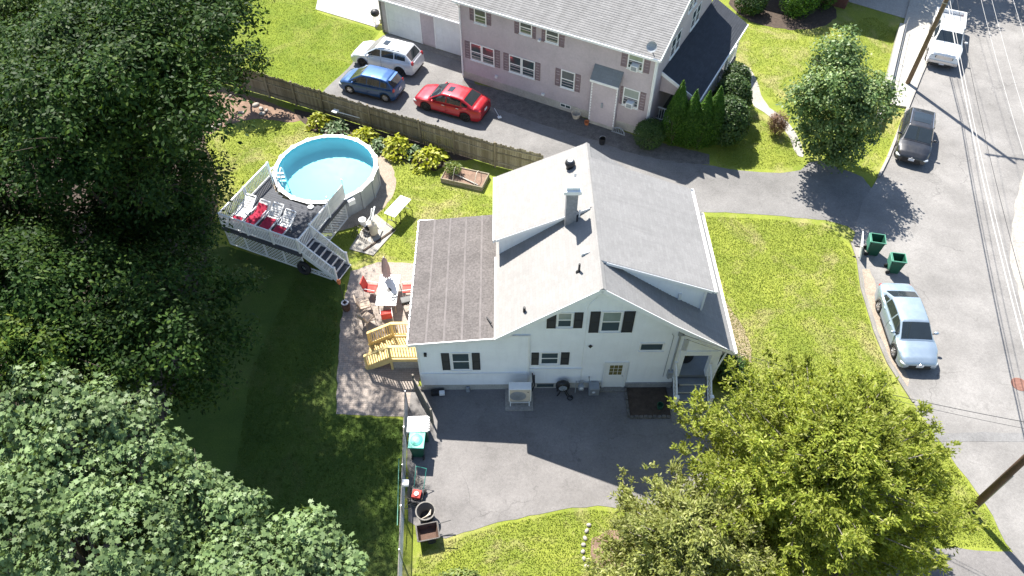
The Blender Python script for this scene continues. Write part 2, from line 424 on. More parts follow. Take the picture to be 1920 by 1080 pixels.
# front drive of the white house
fd = [(-4.5,18.9),(8.9,18.9),(9.0,17.2),(9.4,16.6),(11.7,16.6),(12.6,15.6),(12.8,13.2),(14.8,11.7),(19.7,11.3),(20.4,6.5),(12,6.5),(10.5,10.5),(6.5,12.9)] + GP([(1120,948),(1050,956),(950,976),(870,998),(835,1010)]) + [(-3.55,12.2),(-4.15,12.6),(-4.6,17.5)]
sheet('driveway', wob(fd,.4,.03,6), .012, M['drive_f'], 'grey asphalt front driveway in the shadow of the white house')
sheet('woodland_floor', wob(smooth_poly([(-45,4),(-15.5,8.5),(-15.2,15),(-15.2,21),(-15.8,26.0),(-16.4,32.5),(-18.3,36.0),(-19.2,38.5),(-20.4,43.0),(-45,62)],1),.5,.06,7), .004, M['mulch'], 'dark ground sheet under the shade trees')  # dark brown ground colour beneath the tree row
# strip along mauve house wall
sheet('gravel_bed', wob(GP([(868,150),(1030,196),(1180,250),(1215,262),(1330,290),(1330,309),(1300,308),(1230,298),(1180,286),(1120,264),(1000,228),(900,193),(868,178)]),.4,.08,8), .014, M['leaflitter'], 'dark gravelly strip along the foot of the mauve house')
# bare soil patch by the fence under the trees
M['soil2'] = M['soil']
sheet('bare_soil', wob(smooth_poly([(-21,43.2),(-18.5,41.5),(-15.8,40.3),(-13.2,38.9),(-12.7,38.3),(-13.6,37.9),(-14.9,38.3),(-16.3,38.3),(-17.3,37.7),(-18.4,36.6),(-19.4,38),(-21,40)],1),.3,.1,9), .006, M['soil'], 'bare brown soil patch beside the board fence below the trees')
sheet('mulch_bed', wob([(-13.6,39.3),(-13.2,38.5),(-12.2,37.2),(-10.2,36.5),(-8.4,35.5),(-6.2,34.4),(-4.4,33.5),(-3.4,34.4),(-2.0,34.6),(-5.2,36.0),(-8.4,37.3),(-11.6,38.8)],.3,.08,10), .008, M['mulch'], 'dark mulch bed along the board fence under the hostas')
# dry strip in the lawn beside the white house
M['drysoil'] = pm('dry_earth', (.24,.195,.12), .95, .25, 1.6, .4, .6, 25)
hs = [(9.6,20.2),(10.9,19.6),(11.4,21.5),(10.5,24.0),(10.15,26.2),(9.65,28.6),(9.2,28.6),(9.4,25)]
sheet('planting_bed', wob(smooth_poly(hs,1),.25,.09,12), .006, M['drysoil'], 'dry earth bed along the right eaves of the white house')
# patio pavers
def paverm():
    t = NT('beige_pavers'); br = t.n('ShaderNodeTexBrick'); t.l(t.co(), br.inputs['Vector'])
    br.inputs['Scale'].default_value = 1; br.inputs['Brick Width'].default_value = .22; br.inputs['Row Height'].default_value = .11; br.inputs['Mortar Size'].default_value = .006
    br.inputs['Color1'].default_value = (.32,.27,.235,1); br.inputs['Color2'].default_value = (.26,.225,.20,1); br.inputs['Mortar'].default_value = (.16,.14,.12,1)
    c = t.mix(t.ramp(t.noise(1.3,5,.7), [(.4,0),(.7,.5)]), br.outputs['Color'], (.36,.315,.28)); c = t.mix(.25, c, t.ramp(t.noise(30,3), [(.3,0),(.7,1)]), 'OVERLAY')
    t.pbr(c, .9, 0, .25, 0, t.bump(br.outputs['Fac'], .3, -.01)); return t.m
M['paver'] = paverm()
sheet('patio', wob([(-8.25,25.9),(-6.9,26.5),(-4.2,26.4),(-4.1,20.2),(-4.4,18.0),(-4.65,17.35),(-7.75,17.5),(-8.05,20.0),(-8.3,22.7)],.3,.02,13), .008, M['paver'], 'beige paver patio beside the low extension of the white house')
# gravel ring and slab round the pool
PC = (-10.28, 32.3); PR = 2.87
ring = [(PC[0]+3.72*math.cos(a), PC[1]+3.72*math.sin(a)) for a in np.linspace(0,2*math.pi,40,endpoint=False)]
M['sand'] = pm('sandy_gravel', (.28,.23,.18), .95, .16, 2.0, .4, .6, 40)
sheet('pool_pad', wob(ring,.25,.05,14), .010, M['sand'], 'sandy gravel ring around the round pool')
o = sheet('pump_slab', GP([(655,468),(700,480),(742,432),(700,398)]), .05, M['concrete'], 'concrete slab under the pool pump', .05)
# pavement, path and slabs
M['walk'] = pm('white_pavement', (.36,.345,.31), .85, .1, .7, .18, .2, 40)
wl = [(23.15,39.75),(24.72,39.35),(26.62,42.65),(30.35,48.95),(38.7,63.8),(35.0,64.8),(27.1,48.0),(23.75,40.6)]
sidewalk = sheet('sidewalk', wl, .13, M['walk'], 'bright concrete pavement beside the utility pole', .13)
# kerb stones along the road
kb = MB(); kl = [(20.9,33.0),(21.95,34.65),(24.3,38.75),(26.7,42.9),(30.45,49.1),(39,64)]
for a, b in zip(kl, kl[1:]):
    L = (Vector(b)-Vector(a)).length; n = max(1, int(L/1.8))
    for i in range(n):
        p = Vector(a).lerp(Vector(b), i/n); q = Vector(a).lerp(Vector(b), (i+.985)/n)
        kb.bar((p.x,p.y,.055), (q.x,q.y,.055), .15, .17)
tag(kb.build('kerb', M['concrete'], kind='structure'), 'pale kerb stones between pavement and road')
kb = MB(); kl = [(17.92,18.1),(17.45,20.2),(17.38,21.9),(17.55,24.75),(17.9,26.6),(17.95,27.9)]
for a, b in zip(kl, kl[1:]): kb.bar((a[0]-.03,a[1],.02), (b[0]-.03,b[1],.02), .12, .08)
tag(kb.build('kerb', M['concrete_d'], kind='structure'), 'low asphalt kerb round the front lawn')
sheet('road_shoulder', wob([(17.93,26.0),(17.66,24.7),(17.52,21.9),(17.6,20.2),(17.9,18.9),(18.1,19.3),(17.9,21),(18.0,23.2),(18.3,25.0),(18.3,26.0)],.3,.02,15), .021, M['sand'], 'sandy worn road edge beside the lawn kerb')
sheet('footpath', wob(smooth_poly(GP([(1388,118),(1412,130),(1432,195),(1475,225),(1500,262),(1510,296),(1492,292),(1478,250),(1440,215),(1405,195)]),1),.4,.02,16), .02, M['concrete'], 'curving concrete footpath to the mauve house porch')
sheet('slab', GP([(595,3),(592,18),(706,52),(716,40),(735,-70),(610,-60)]), .04, M['walk'], 'white concrete slab behind the garage', .04)
sheet('footpath', GP([(1555,-30),(1590,3),(1700,36),(1722,50),(1745,10),(1700,-20)]), .03, M['walk'], 'white concrete path meeting the pavement in the far corner', .03)
sheet('far_pavement', wob([(29.6,33.9),(26.9,29.2),(25.85,26.9),(24.9,23),(24.5,19.5),(26.5,19),(27.5,24),(31,33)],.5,.03,17), .030, M['concrete'], 'pale concrete drive apron across the road')
# darker patch of repaired asphalt and the manhole
M['patch'] = asphalt('asphalt_patch', .195, .1, (1,.98,.96))
sheet('road_patch', wob(GP([(1752,812),(1935,812),(1935,829),(1752,828)]),.4,.02,18), .024, M['patch'], 'grey asphalt repair strip across the road')
mh = thing('manhole_cover', 'rusty brown manhole cover set into the road', 'manhole', tuple(G(1911,721))[:2]+(.018,))
MB().lathe([(.36,0),(.36,.012),(.30,.014),(.30,.008),(.0,.008)],28).build('rim', M['rust'], mh)
c_ = MB()
for i in range(-3,4):
    w = math.sqrt(max(.01,.27**2-(i*.08)**2)); c_.box(-w,w,i*.08-.02,i*.08+.02,.006,.013)
c_.build('cover_ribs', M['rust'], mh)
# stones edging bed at lower right
for i,(u,v) in enumerate([(1104,985),(1100,996),(1097,1010),(1094,1022),(1093,1035),(1095,1048),(1100,1062)]):
    m = MB().ell((0,0,.03),.10+.03*random.random(),.08+.02*random.random(),.08,8,6)
    o = m.build('edging_stone', M['stone'], smooth=True); o.location = tuple(G(u,v)); o.rotation_euler.z = i
    tag(o, 'pale edging stone of the curved bed below the cedars', 'stone', 'edging stones of the cedar bed')
sheet('cedar_bed', wob(smooth_poly([(3.2,12.2),(3.0,11),(3.3,9.4),(6,8.4),(9,8.8),(12.5,9.2),(14.5,11),(14,13.4),(11,14.8),(8,13.6),(5.5,12.3)],1),.3,.06,19), .016, M['soil'], 'brown earth bed under the cedars')
# stones lying in bare soil
for i,(u,v,s) in enumerate([(410,206,.22),(402,240,.28),(410,234,.22),(480,198,.25),(490,205,.2),(492,214,.22),(500,208,.16),(455,212,.15),(432,181,.14),(450,212,.12)]):
    o = MB().ell((0,0,.05),s,s*.7,s*.5,8,6).build('rock', M['stone'], smooth=True); p = G(u,v); o.location = (p.x,p.y,0); o.rotation_euler.z = i*1.3
    tag(o, 'pale rock lying on the bare soil by the fence', 'rock', 'rocks on the bare soil')

# ================================================================== house helpers
def window(par, x0, x1, z0, z1, Mx=None, frame=None, split=True, blind=False, bars=0, mull=0, proud=.05):
    """double hung window on a wall facing local -y at y = 0"""
    fr = frame or M['trim']; w = .07
    f = MB()
    f.box(x0-w,x0,-proud,.03,z0-w,z1+w); f.box(x1,x1+w,-proud,.03,z0-w,z1+w); f.box(x0,x1,-proud,.03,z1,z1+w); f.box(x0,x1,-proud,.03,z0-w,z0)
    zm = (z0+z1)/2
    if split: f.box(x0,x1,-proud+.004,.02,zm-.03,zm+.03)
    o = f.build('window', fr, par, M=Mx)
    MB().box(x0-w-.03,x1+w+.03,-proud-.04,.0,z0-w-.045,z0-w-.003).build('sill', fr, o, M=Mx)
    spans = [(z0,zm-.03),(zm+.03,z1)] if split else [(z0,z1)]
    for i,(a,b) in enumerate(spans):
        y = -.040 if i else -.034
        MB().box(x0,x1,y,y+.01,a,b).build('pane', M['glass_blind'] if (blind and i == len(spans)-1) else M['glass'], o, M=Mx)
    if bars:
        m = MB()
        for k in range(1,bars+1): m.box(x0+(x1-x0)*k/(bars+1)-.012, x0+(x1-x0)*k/(bars+1)+.012, -.046,-.041, z0, z1)
        for k in (1,2): m.box(x0,x1,-.029,-.014, z0+(z1-z0)*k/3-.012, z0+(z1-z0)*k/3+.012)
        m.build('glazing_bars', fr, o, M=Mx)
    return o
def shutter(par, x0, x1, z0, z1, mat, Mx=None):
    m = MB(); y0 = -.055
    m.box(x0,x0+.05,y0,-.0,z0,z1); m.box(x1-.05,x1,y0,0,z0,z1)
    for z in (z0,(z0+z1)/2-.03,z1-.06): m.box(x0+.05,x1-.05,y0+.003,0,z,z+.06)
    m.box(x0+.05,x1-.05,-.03,-.004,z0+.06,z1-.06)
    n = max(4,int((z1-z0)/.07))
    for i in range(n):
        z = z0+.07+(z1-z0-.14)*i/n; m.add([(x0+.05,-.05,z),(x1-.05,-.05,z),(x1-.05,-.03,z+.045),(x0+.05,-.03,z+.045)], [(0,1,2,3)])
    return m.build('shutter', mat, par, M=Mx)
def siding(xr, z0, z1, step=.115, d=.022):
    """lapped boards; xr(z) -> list of (x0,x1) spans"""
    m = MB(); z = z0
    while z < z1-.01:
        t = min(step, z1-z)
        for a, b in xr(z+t*.5):
            if b-a > .02: m.add([(a,-d,z),(b,-d,z),(b,-.003,z+t),(a,-.003,z+t),(a,0,z),(b,0,z)], [(0,1,2,3),(4,5,1,0)])
        z += step
    return m
def courses(a, b, c, d, n, lift=.02):
    """shingle courses on a slope: a-b the eave, d-c the ridge"""
    a, b, c, d = map(Vector, (a,b,c,d)); m = MB(); up = (b-a).cross(d-a).normalized()
    if up.z < 0: up = -up
    for i in range(n):
        t0, t1 = i/n, (i+1)/n
        p0, p1, q1, q0 = a.lerp(d,t0), b.lerp(c,t0), b.lerp(c,t1), a.lerp(d,t1)
        m.add([p0+up*lift, p1+up*lift, q1+up*.004, q0+up*.004, p0, p1], [(0,1,2,3),(4,5,1,0)])
    return m

# ================================================================== white house
HW = thing('white_house', 'white clapboard cape house with pale shingle roof and charcoal shutters', 'house', (-4.03,18.82,0), R(.6))
ZR, XR_ = 7.40, 7.44
KX, KZ, EX, EZ, LX, LZ = 10.47, 5.13, 13.32, 3.20, 3.37, 4.30
YN, YF = -.42, 8.0
def zt(x):
    if x <= XR_: return ZR - (XR_-x)*(ZR-LZ)/(XR_-LX)
    if x <= KX: return ZR - (x-XR_)*(ZR-KZ)/(KX-XR_)
    return KZ - (x-KX)*(KZ-EZ)/(EX-KX)
T = .14
wall = [(3.6,.0),(11.2,.0),(11.2,zt(11.2)-T-.01),(KX,KZ-T-.01),(XR_,ZR-T-.01),(3.6,zt(3.6)-T-.01)]
MB().prismy(wall, .0, 7.85).build('wall', M['siding'], HW)
def gx(z):
    lo = 4.76 if z < 4.02 else max(3.6, XR_-(ZR-T-z)*(XR_-LX)/(ZR-LZ))
    hi = 11.2 if z < zt(11.2)-T else (XR_+(ZR-T-z)*(KX-XR_)/(ZR-KZ) if z > KZ-T else KX+(KZ-T-z)*(EX-KX)/(KZ-EZ))
    sp = [(lo,min(hi,11.2))]
    if z < 2.02: sp = [(lo,8.0),(9.14,11.2)]
    return sp
siding(gx, .42, ZR-T-.05, .17, .03).build('siding', M['siding'], HW)
# extension with low pitch roof
ex0 = lambda x: 3.56+(x+.3)*(3.96-3.56)/3.7
MB().prismy([(0,0),(4.74,0),(4.74,4.0),(3.5,3.96),(3.3,ex0(3.3)-.1),(0,ex0(0)-.1)], -.05, 6.95).build('extension_wall', M['siding'], HW)
sx = siding(lambda z: [(0,4.74 if z < 3.92 else 4.74)] if z < 3.45 else [(max(0,(z+.1-3.56)/.108-.3),4.74)], .42, 3.98, .17, .03)
sx.build('extension_siding', M['siding'], HW, M=Matrix.Translation((0,-.05,0)))
MB().box(-.01,.09,-.09,-.05,.3,ex0(0)-.1).build('corner_trim', M['trim'], HW)
MB().box(4.70,4.78,-.09,-.05,.3,3.98).build('corner_trim', M['trim'], HW)
MB().box(3.6,4.8,-.095,-.05,3.98,4.06).build('top_trim', M['trim'], HW)
MB().box(.0,4.62,-.13,-.05,1.30,1.36).build('belt_ledge', M['trim'], HW)
MB().box(4.80,7.08,-.09,.0,1.56,1.62).build('belt_ledge', M['trim'], HW)
MB().box(7.05,7.1,-.04,.0,.42,1.6).build('corner_trim', M['trim'], HW)
MB().box(-.02,4.76,-.075,-.0,0,.40).box(4.76,8.0,-.028,.0,0,.41).build('foundation', M['foundation'], HW)
MB().box(9.14,11.2,-.09,.0,0,.41).build('stone_foundation', M['brick'], HW)
MB().box(5.15,5.9,-.035,0,.10,.34).build('cellar_window', M['glass'], HW)
# roofs
def roof(par, pts, n, mat, name, t=T):
    a,b,c,d = pts
    o = MB().slab(a,b,c,d,t).build(name, M['trim'], par)
    courses(a,b,c,d,n).build('shingle_courses', mat, o)
    return o
roof(HW, ((LX,YF,LZ),(LX,YN,LZ),(XR_,YN,ZR),(XR_,YF,ZR)), 34, M['roof_white'], 'roof_slope')
roof(HW, ((KX,YN,KZ),(KX,YF,KZ),(XR_,YF,ZR),(XR_,YN,ZR)), 26, M['roof_grey'], 'roof_slope')
roof(HW, ((EX,YN,EZ),(EX,YF-.1,EZ),(KX,YF-.1,KZ-.004),(KX,YN,KZ-.004)), 23, M['roof_grey'], 'roof_slope')
# left shed dormer
DZ, DX = 5.45, 3.3
roof(HW, ((DX,8.04,DZ),(DX,4.0,DZ),(XR_-.02,4.0,ZR+.035),(XR_-.02,8.04,ZR+.035)), 32, M['roof_white'], 'dormer_roof', .12)
zd = lambda x: DZ+(x-DX)*(ZR+.035-DZ)/(XR_-.02-DX)
MB().prismy([(3.55,zt(3.55)-.03),(7.3,zt(7.3)-.03),(7.3,zd(7.3)-.12),(3.55,zd(3.55)-.12)], 4.16, 7.9).build('dormer_wall', M['siding'], HW)
MB().box(3.50,3.55,4.12,4.2,zt(3.5)+.01,zd(3.5)-.12).bar((3.4,3.985,zd(3.4)-.07),(7.3,3.985,zd(7.3)-.07),.03,.13).build('dormer_trim', M['trim'], HW)
# right shed dormer
D2Z, D2X = 5.50, 12.28
roof(HW, ((D2X,1.02,D2Z),(D2X,7.1,D2Z),(XR_+.02,7.1,ZR+.035),(XR_+.02,1.02,ZR+.035)), 38, M['roof_grey'], 'dormer_roof', .12)
zd2 = lambda x: D2Z+(D2X-x)*(ZR+.035-D2Z)/(D2X-XR_)
MB().prismy([(12.0,zt(12.0)-.03),(12.0,zd2(12.0)-.12),(7.6,zd2(7.6)-.12),(7.6,zt(7.6)-.03),(KX,KZ-.03)], 1.2, 6.95).build('dormer_wall', M['siding'], HW)
def dsx(z):
    x = KX+(KZ-z)*(EX-KX)/(KZ-EZ) if z < KZ else XR_+(ZR-z)*(KX-XR_)/(ZR-KZ)
    hi = min(12.0, D2X-(z+.12-D2Z)*(D2X-XR_)/(ZR+.035-D2Z)); return [(x,hi)]
siding(dsx, 3.95, 7.0).build('dormer_siding', M['siding'], HW, M=Matrix.Translation((0,1.2,0)))
MB().box(11.95,12.04,1.13,1.2,zt(12)+.01,zd2(12)-.12).bar((12.2,1.0,zd2(12.2)-.07),(7.7,1.0,zd2(7.7)-.07),.03,.13).build('dormer_trim', M['trim'], HW)
MB().box(10.9,11.02,1.12,1.19,zt(10.95)+.02,5.2).build('dormer_pipe', M['trim'], HW)
# rake boards, ridge cap, gutters
rk = MB()
for a, b in ((LX,XR_),(XR_,KX),(KX,EX)):
    rk.bar((a,YN+.012,zt(a)-.10),(b,YN+.012,zt(b)-.10),.03,.2)
rk.build('rake_board', M['trim'], HW)
MB().add([(XR_-.14,YN,ZR-.06),(XR_,YN,ZR+.06),(XR_+.14,YN,ZR-.06),(XR_-.14,8.06,ZR-.03),(XR_,8.06,ZR+.075),(XR_+.14,8.06,ZR-.03)],[(0,1,4,3),(1,2,5,4)]).build('ridge_cap', M['roof_white'], HW)
def gutter(par, x, y0, y1, z, s=1):
    m = MB(); m.box(x,x+.12*s,y0,y1,z-.11,z-.1); m.box(x+.11*s,x+.13*s,y0,y1,z-.11,z+.0); m.box(x-.01*s,x+.005*s,y0,y1,z-.12,z-.02)
    m.box(x,x+.12*s,y0,y0+.015,z-.1,z); m.box(x,x+.12*s,y1-.015,y1,z-.1,z)
    return m.build('gutter', M['trim'], par)
gutter(HW, EX, YN-.03, YF-.1, EZ-.0); gutter(HW, D2X, .98, 7.12, D2Z)
MB().box(DX-.06,DX-.005,4.0,8.04,DZ-.16,DZ-.0).build('gutter', M['trim'], HW)
MB().box(LX-.07,LX-.005,YN,4.1,LZ-.16,LZ-.02).build('gutter', M['trim'], HW)
# extension roof: strips of rolled roofing with seams
yA, yB = -.12, 7.12
bx = [-.3,.45,1.2,1.95,2.7,3.42]
for i in range(5):
    a, b = bx[i], bx[i+1]
    MB().slab((a,yA,ex0(a)),(b-.0,yA,ex0(b)),(b,yB,ex0(b)),(a,yB,ex0(a)),.1).build('roofing_strip', M['roll'], HW)
    if i: MB().slab((a-.045,yA-.004,ex0(a)+.012),(a+.045,yA-.004,ex0(a)+.016),(a+.045,yB,ex0(a)+.016),(a-.045,yB,ex0(a)+.012),.012).build('roofing_seam', M['seam'], HW)
ed = MB(); ed.box(-.36,-.302,yA-.02,yB+.02,3.44,3.585); ed.box(-.30,3.42,yB+.002,yB+.05,3.52,3.60)
ed.bar((-.3,yA-.025,ex0(-.3)-.06),(3.42,yA-.025,ex0(3.42)-.06),.04,.16)
ed.build('drip_edge', M['trim'], HW)
cl = MB()
for k in range(22): cl.box(-.375,-.30,yA+.15+k*.33,yA+.22+k*.33,3.585,3.62)
for k in range(20): cl.box(3.40,3.47,yA+.2+k*.33,yA+.27+k*.33,ex0(3.42)+.002,ex0(3.42)+.06)
cl.build('gutter_clips', M['trim'], HW, kind='stuff')
MB().bar((2.98,.95,3.99),(3.18,.55,4.1),.05).build('roof_stick', M['dark'], HW)
# front windows and shutters (x0,x1,z0,z1)
for (x0,x1,z0,z1,s) in ((5.90,6.40,4.62,5.46,((5.43,5.80),(6.52,6.88))),(7.68,8.38,4.30,5.50,((7.16,7.56),(8.50,8.95)))):
    window(HW,x0,x1,z0,z1,blind=True)
    for a,b in s: shutter(HW,a,b,z0-.12,z1+.06,M['shutter'])
MT = Matrix.Translation((0,-.05,0))
window(HW,1.50,2.18,1.68,2.82,Mx=MT); shutter(HW,1.02,1.36,1.62,2.86,M['shutter'],MT); shutter(HW,2.32,2.66,1.62,2.86,M['shutter'],MT)
window(HW,5.30,5.98,1.98,2.74); shutter(HW,4.86,5.18,1.88,2.76,M['shutter']); shutter(HW,6.12,6.48,1.88,2.76,M['shutter'])
window(HW,9.46,10.36,2.92,3.34,split=False)
# door
dr = MB().box(8.16,8.98,-.03,.0,.06,1.92).build('door', M['trim'], HW)
f = MB().box(8.05,8.16,-.05,0,.02,2.0).box(8.98,9.09,-.05,0,.02,2.0).box(8.05,9.09,-.055,0,1.92,2.03); f.build('door_frame', M['white'], dr)
M['amber'] = glassm('amber_door_pane', (.10,.085,.03), .1)
for i in range(3):
    for j in range(3):
        MB().box(8.30+i*.19,8.47+i*.19,-.038,-.03,1.05+j*.25,1.27+j*.25).build('pane', M['amber'], dr)
MB().ell((8.90,-.06,.98),.03,.03,.03,8,6).build('handle', M['steel'], dr, smooth=True)
MB().box(7.98,9.16,-.28,-.0,0,.055).build('door_step', M['concrete_d'], HW)
# small fixtures on the front
MB().bbox(.30,.42,-.17,-.05,2.72,2.9,.02).build('wall_lamp', M['dark'], HW)
MB().add([(7.22,-.06,3.25),(7.32,-.10,3.15),(7.42,-.06,3.25),(7.32,-.05,3.35),(7.32,-.0,3.25)],[(0,1,3),(1,2,3),(0,4,1),(1,4,2)]).build('wall_lamp', M['dark'], HW)
MB().tube([(7.04,-.03,1.62),(7.04,-.03,6.0),(7.35,-.03,6.45)],.014,6).build('cable_run', M['siding'], HW)
MB().tube([(10.98,-.06,.75),(10.98,-.06,4.2)],.045,8).tube([(10.72,-.05,.9),(10.72,-.05,3.9),(10.6,-.12,4.15)],.014,6).build('service_conduit', M['pipe'], HW)
MB().bbox(10.86,11.10,-.19,-.02,.95,1.4,.02).build('meter_box', M['pipe'], HW)
MB().lathe([(.09,0),(.09,.08),(.07,.1)],14,(10.98,-.19,1.2),'y').build('electric_meter', M['glass_blind'], HW)
MB().bbox(10.88,11.14,-.1,-.02,3.95,4.25,.02).build('junction_box', M['pipe'], HW)
# chimney and roof fittings
ch = MB().box(6.27,6.73,3.72,4.2,6.2,8.5).build('chimney', M['brick'], HW)
cp = MB(); cp.bbox(6.13,6.84,3.55,4.36,8.5,8.66,.02); cp.bbox(6.22,6.76,3.64,4.27,8.66,8.80,.02); cp.box(6.19,6.79,3.62,4.3,8.42,8.5)
cp.build('chimney_cap', M['white'], ch)
MB().box(6.2,6.8,3.66,3.72,6.33,6.48).box(6.73,6.79,3.66,4.25,6.5,6.95).build('flashing', M['dark'], ch)
MB().tube([(6.86,3.85,6.9),(6.86,3.85,7.35)],.035,8).build('vent_pipe', M['trim'], HW)
zs = zd(6.64)
tv = MB().lathe([(.17,zs-.15),(.15,zs+.12),(.20,zs+.15),(.23,zs+.24),(.2,zs+.34),(.1,zs+.40),(.0,zs+.41)],16,(6.64,6.85,0)).build('turbine_vent', M['dark'], HW, smooth=True)
MB().lathe([(.13,zs+.40),(.11,zs+.425),(.0,zs+.43)],14,(6.64,6.85,0)).build('vent_cap', M['metal'], tv)
MB().lathe([(.05,zd(6.82)-.1),(.05,zd(6.82)+.3)],10,(6.82,6.06,0)).build('vent_pipe', M['trim'], HW)
MB().add([(6.80,1.68,zt(6.8)+.16),(7.10,1.68,zt(7.1)+.06),(7.10,2.0,zt(7.1)+.06),(6.80,2.0,zt(6.8)+.16),(6.80,1.68,zt(6.8)),(7.10,1.68,zt(7.1)),(7.10,2.0,zt(7.1)),(6.80,2.0,zt(6.8))],[(0,1,2,3),(0,4,5,1),(1,5,6,2),(2,6,7,3),(3,7,4,0)]).build('box_vent', M['trim'], HW)
MB().tube([(6.67,1.0,6.6),(6.67,1.0,7.25)],.045,10).build('vent_pipe', M['dark'], HW)
MB().lathe([(.13,6.76),(.06,6.87)],12,(6.67,1.0,0)).build('pipe_collar', M['dark'], HW)
MB().tube([(4.53,.3,4.95),(4.53,.3,5.45)],.06,10).build('vent_pipe', M['dark'], HW)
# entrance porch under the long right slope
PF = .92
MB().box(11.2,13.05,.0,7.85,.0,PF).build('porch_floor', M['porchgrey'], HW)
MB().box(11.2,13.05,1.75,1.85,PF,3.4).build('porch_back_wall', M['siding'], HW)
MB().box(11.5,12.25,1.72,1.75,PF,3.0).build('porch_door', M['dark'], HW)
MB().lathe([(.48,0),(.48,.02),(0,.022)],28,(11.78,1.1,PF)).build('door_mat', M['dark'], HW)
pc = MB()
pc.box(11.2,11.42,-.06,.2,PF,3.72)
pc.build('porch_pier', M['siding'], HW)
MB().box(11.42,12.95,-.10,.08,2.55,2.85).prismy([(11.2,2.86),(12.95,2.86),(12.95,zt(12.95)-T-.012),(11.2,zt(11.2)-T-.012)],-.06,.06).build('porch_beam', M['siding'], HW)
MB().box(12.58,12.95,-.08,.25,PF,2.55).build('porch_pier', M['siding'], HW)
MB().tube([(13.2,-.05,2.95),(12.9,-.25,1.9),(12.8,-.3,.5)],.04,8).build('downspout', M['trim'], HW)
st = MB(); nst = 5
for i in range(nst):
    z = PF*(nst-i)/(nst+0) - PF/nst
    y1 = -.06 - i*.29
    if z < .02: continue
    MB().bbox(11.16,12.62,y1-.29,y1+.02,z-.04,z,.008).build('step', M['porchgrey'], HW)
    MB().box(11.18,12.60,y1-.25,y1-.23,z-PF/nst+.002,z-.042).build('riser', M['trim'], HW)
MB().box(11.0,12.9,-1.9,-1.2,.012,.05).build('step_landing', M['concrete_d'], HW)
for x in (11.16,12.66):
    m = MB(); m.box(x-.06,x+.06,-.06,.06,PF,PF+1.0); m.box(x-.06,x+.06,-1.3,-1.18,0,1.05)
    m.box(x-.08,x+.08,-.08,.08,PF+1.0,PF+1.06); m.box(x-.08,x+.08,-1.32,-1.16,1.05,1.11)
    m.bar((x,0,PF+.92),(x,-1.24,.96),.06,.07); m.bar((x,0,PF+.15),(x,-1.24,.2),.04,.06)
    for k in range(1,9):
        t = k/9; m.bar((x,-1.24*t,PF+.15+(.2-PF-.15)*t),(x,-1.24*t,PF+.92+(.96-PF-.92)*t),.03)
    m.build('handrail', M['trim'], HW)
# north side so that the house is closed from other viewpoints
MB().box(5.0,6.0,7.85,7.9,4.6,5.8).build('window', M['glass'], HW)
# planting bed at the door
bed = thing('stone_bed', 'dark mulch bed with stone edge between cellar door and porch steps', 'flower bed', (-4.03,18.82,0), R(.6))
MB().box(9.2,10.98,-1.55,-.1,0,.10).build('mulch', M['mulch'], bed)
for i in range(9):
    a = .2*i
    MB().bbox(9.18+a,9.36+a,-1.68,-1.55,0,.13+.03*(i%2),.03).build('edge_stone', M['leaflitter'], bed)
for i in range(7): MB().bbox(9.08,9.19,-1.62+.22*i,-1.42+.22*i,0,.13+.03*((i+1)%2),.03).build('edge_stone', M['leaflitter'], bed)

# ================================================================== mauve house with garage
HP = thing('mauve_house', 'mauve two-storey clapboard house with grey shingle roof and garage wing', 'house', (-3.16,42.67,0), R(-28.5))
WX, DP, EV = 12.7, 9.6, 5.52
slp = .45; RIDY = DP/2; RZ = EV+(RIDY+.32)*slp
MB().prismy([(0,.0),(WX,.0),(WX,EV),(0,EV)], 0, DP).build('wall', M['mauve'], HP)
MB().add([(0,0,EV),(0,DP,EV),(0,RIDY,RZ-.2),(WX,0,EV),(WX,DP,EV),(WX,RIDY,RZ-.2)],[(0,1,2),(5,4,3)]).build('gable_wall', M['mauve'], HP)
siding(lambda z: [(0,9.15),(10.75,WX)] if z < 3.2 else [(0,WX)], .55, EV, .19, .04).build('siding', M['mauve'], HP)
E_ = Matrix.Translation((WX,0,0)) @ Matrix.Rotation(R(90),4,'Z')       # wall facing east
siding(lambda z: [(0,DP)] if z < EV else [((z-EV)/slp*1.02, DP-(z-EV)/slp*1.02)], .55, RZ-.4, .19, .04).build('siding', M['mauve'], HP, M=E_)
MB().box(-.02,WX+.02,-.04,.0,0,.55).box(WX,WX+.03,0,DP,0,.54).build('foundation', M['foundation'], HP)
MB().box(-.05,.05,-.06,.0,.5,EV).build('corner_board', M['trim'], HP)
MB().box(WX-.08,WX+.05,-.065,.0,.5,EV).box(WX+.002,WX+.052,-.001,.1,.5,EV).build('corner_board', M['trim'], HP)
r1 = roof(HP, ((-.25,-.35,EV+.05),(WX+.25,-.35,EV+.05),(WX+.25,RIDY,RZ+.05),(-.25,RIDY,RZ+.05)), 38, M['roof_ns'], 'roof_slope', .16)
r2 = roof(HP, ((-.25,DP+.35,EV+.05),(WX+.25,DP+.35,EV+.05),(WX+.25,RIDY,RZ+.05),(-.25,RIDY,RZ+.05)), 38, M['roof_ns'], 'roof_slope', .16)
MB().box(-.25,WX+.25,-.43,-.352,EV-.10,EV+.03).build('gutter', M['trim'], HP)
MB().bar((WX+.27,-.35,EV-.04),(WX+.27,RIDY,RZ-.04),.04,.2).build('rake_board', M['trim'], HP)
MB().tube([(WX+.02,-.38,EV-.1),(WX-.05,-.1,EV-.5),(WX-.05,-.1,.3)],.045,8).build('downspout', M['trim'], HP)
MB().tube([(.02,-.38,EV-.1),(.04,-.1,EV-.5),(.04,-.1,.2)],.045,8).build('downspout', M['trim'], HP)
def pwin(x0,x1,z0,z1,s=True,blind=False,ac=False):
    o = window(HP,x0,x1,z0,z1,blind=blind)
    return o
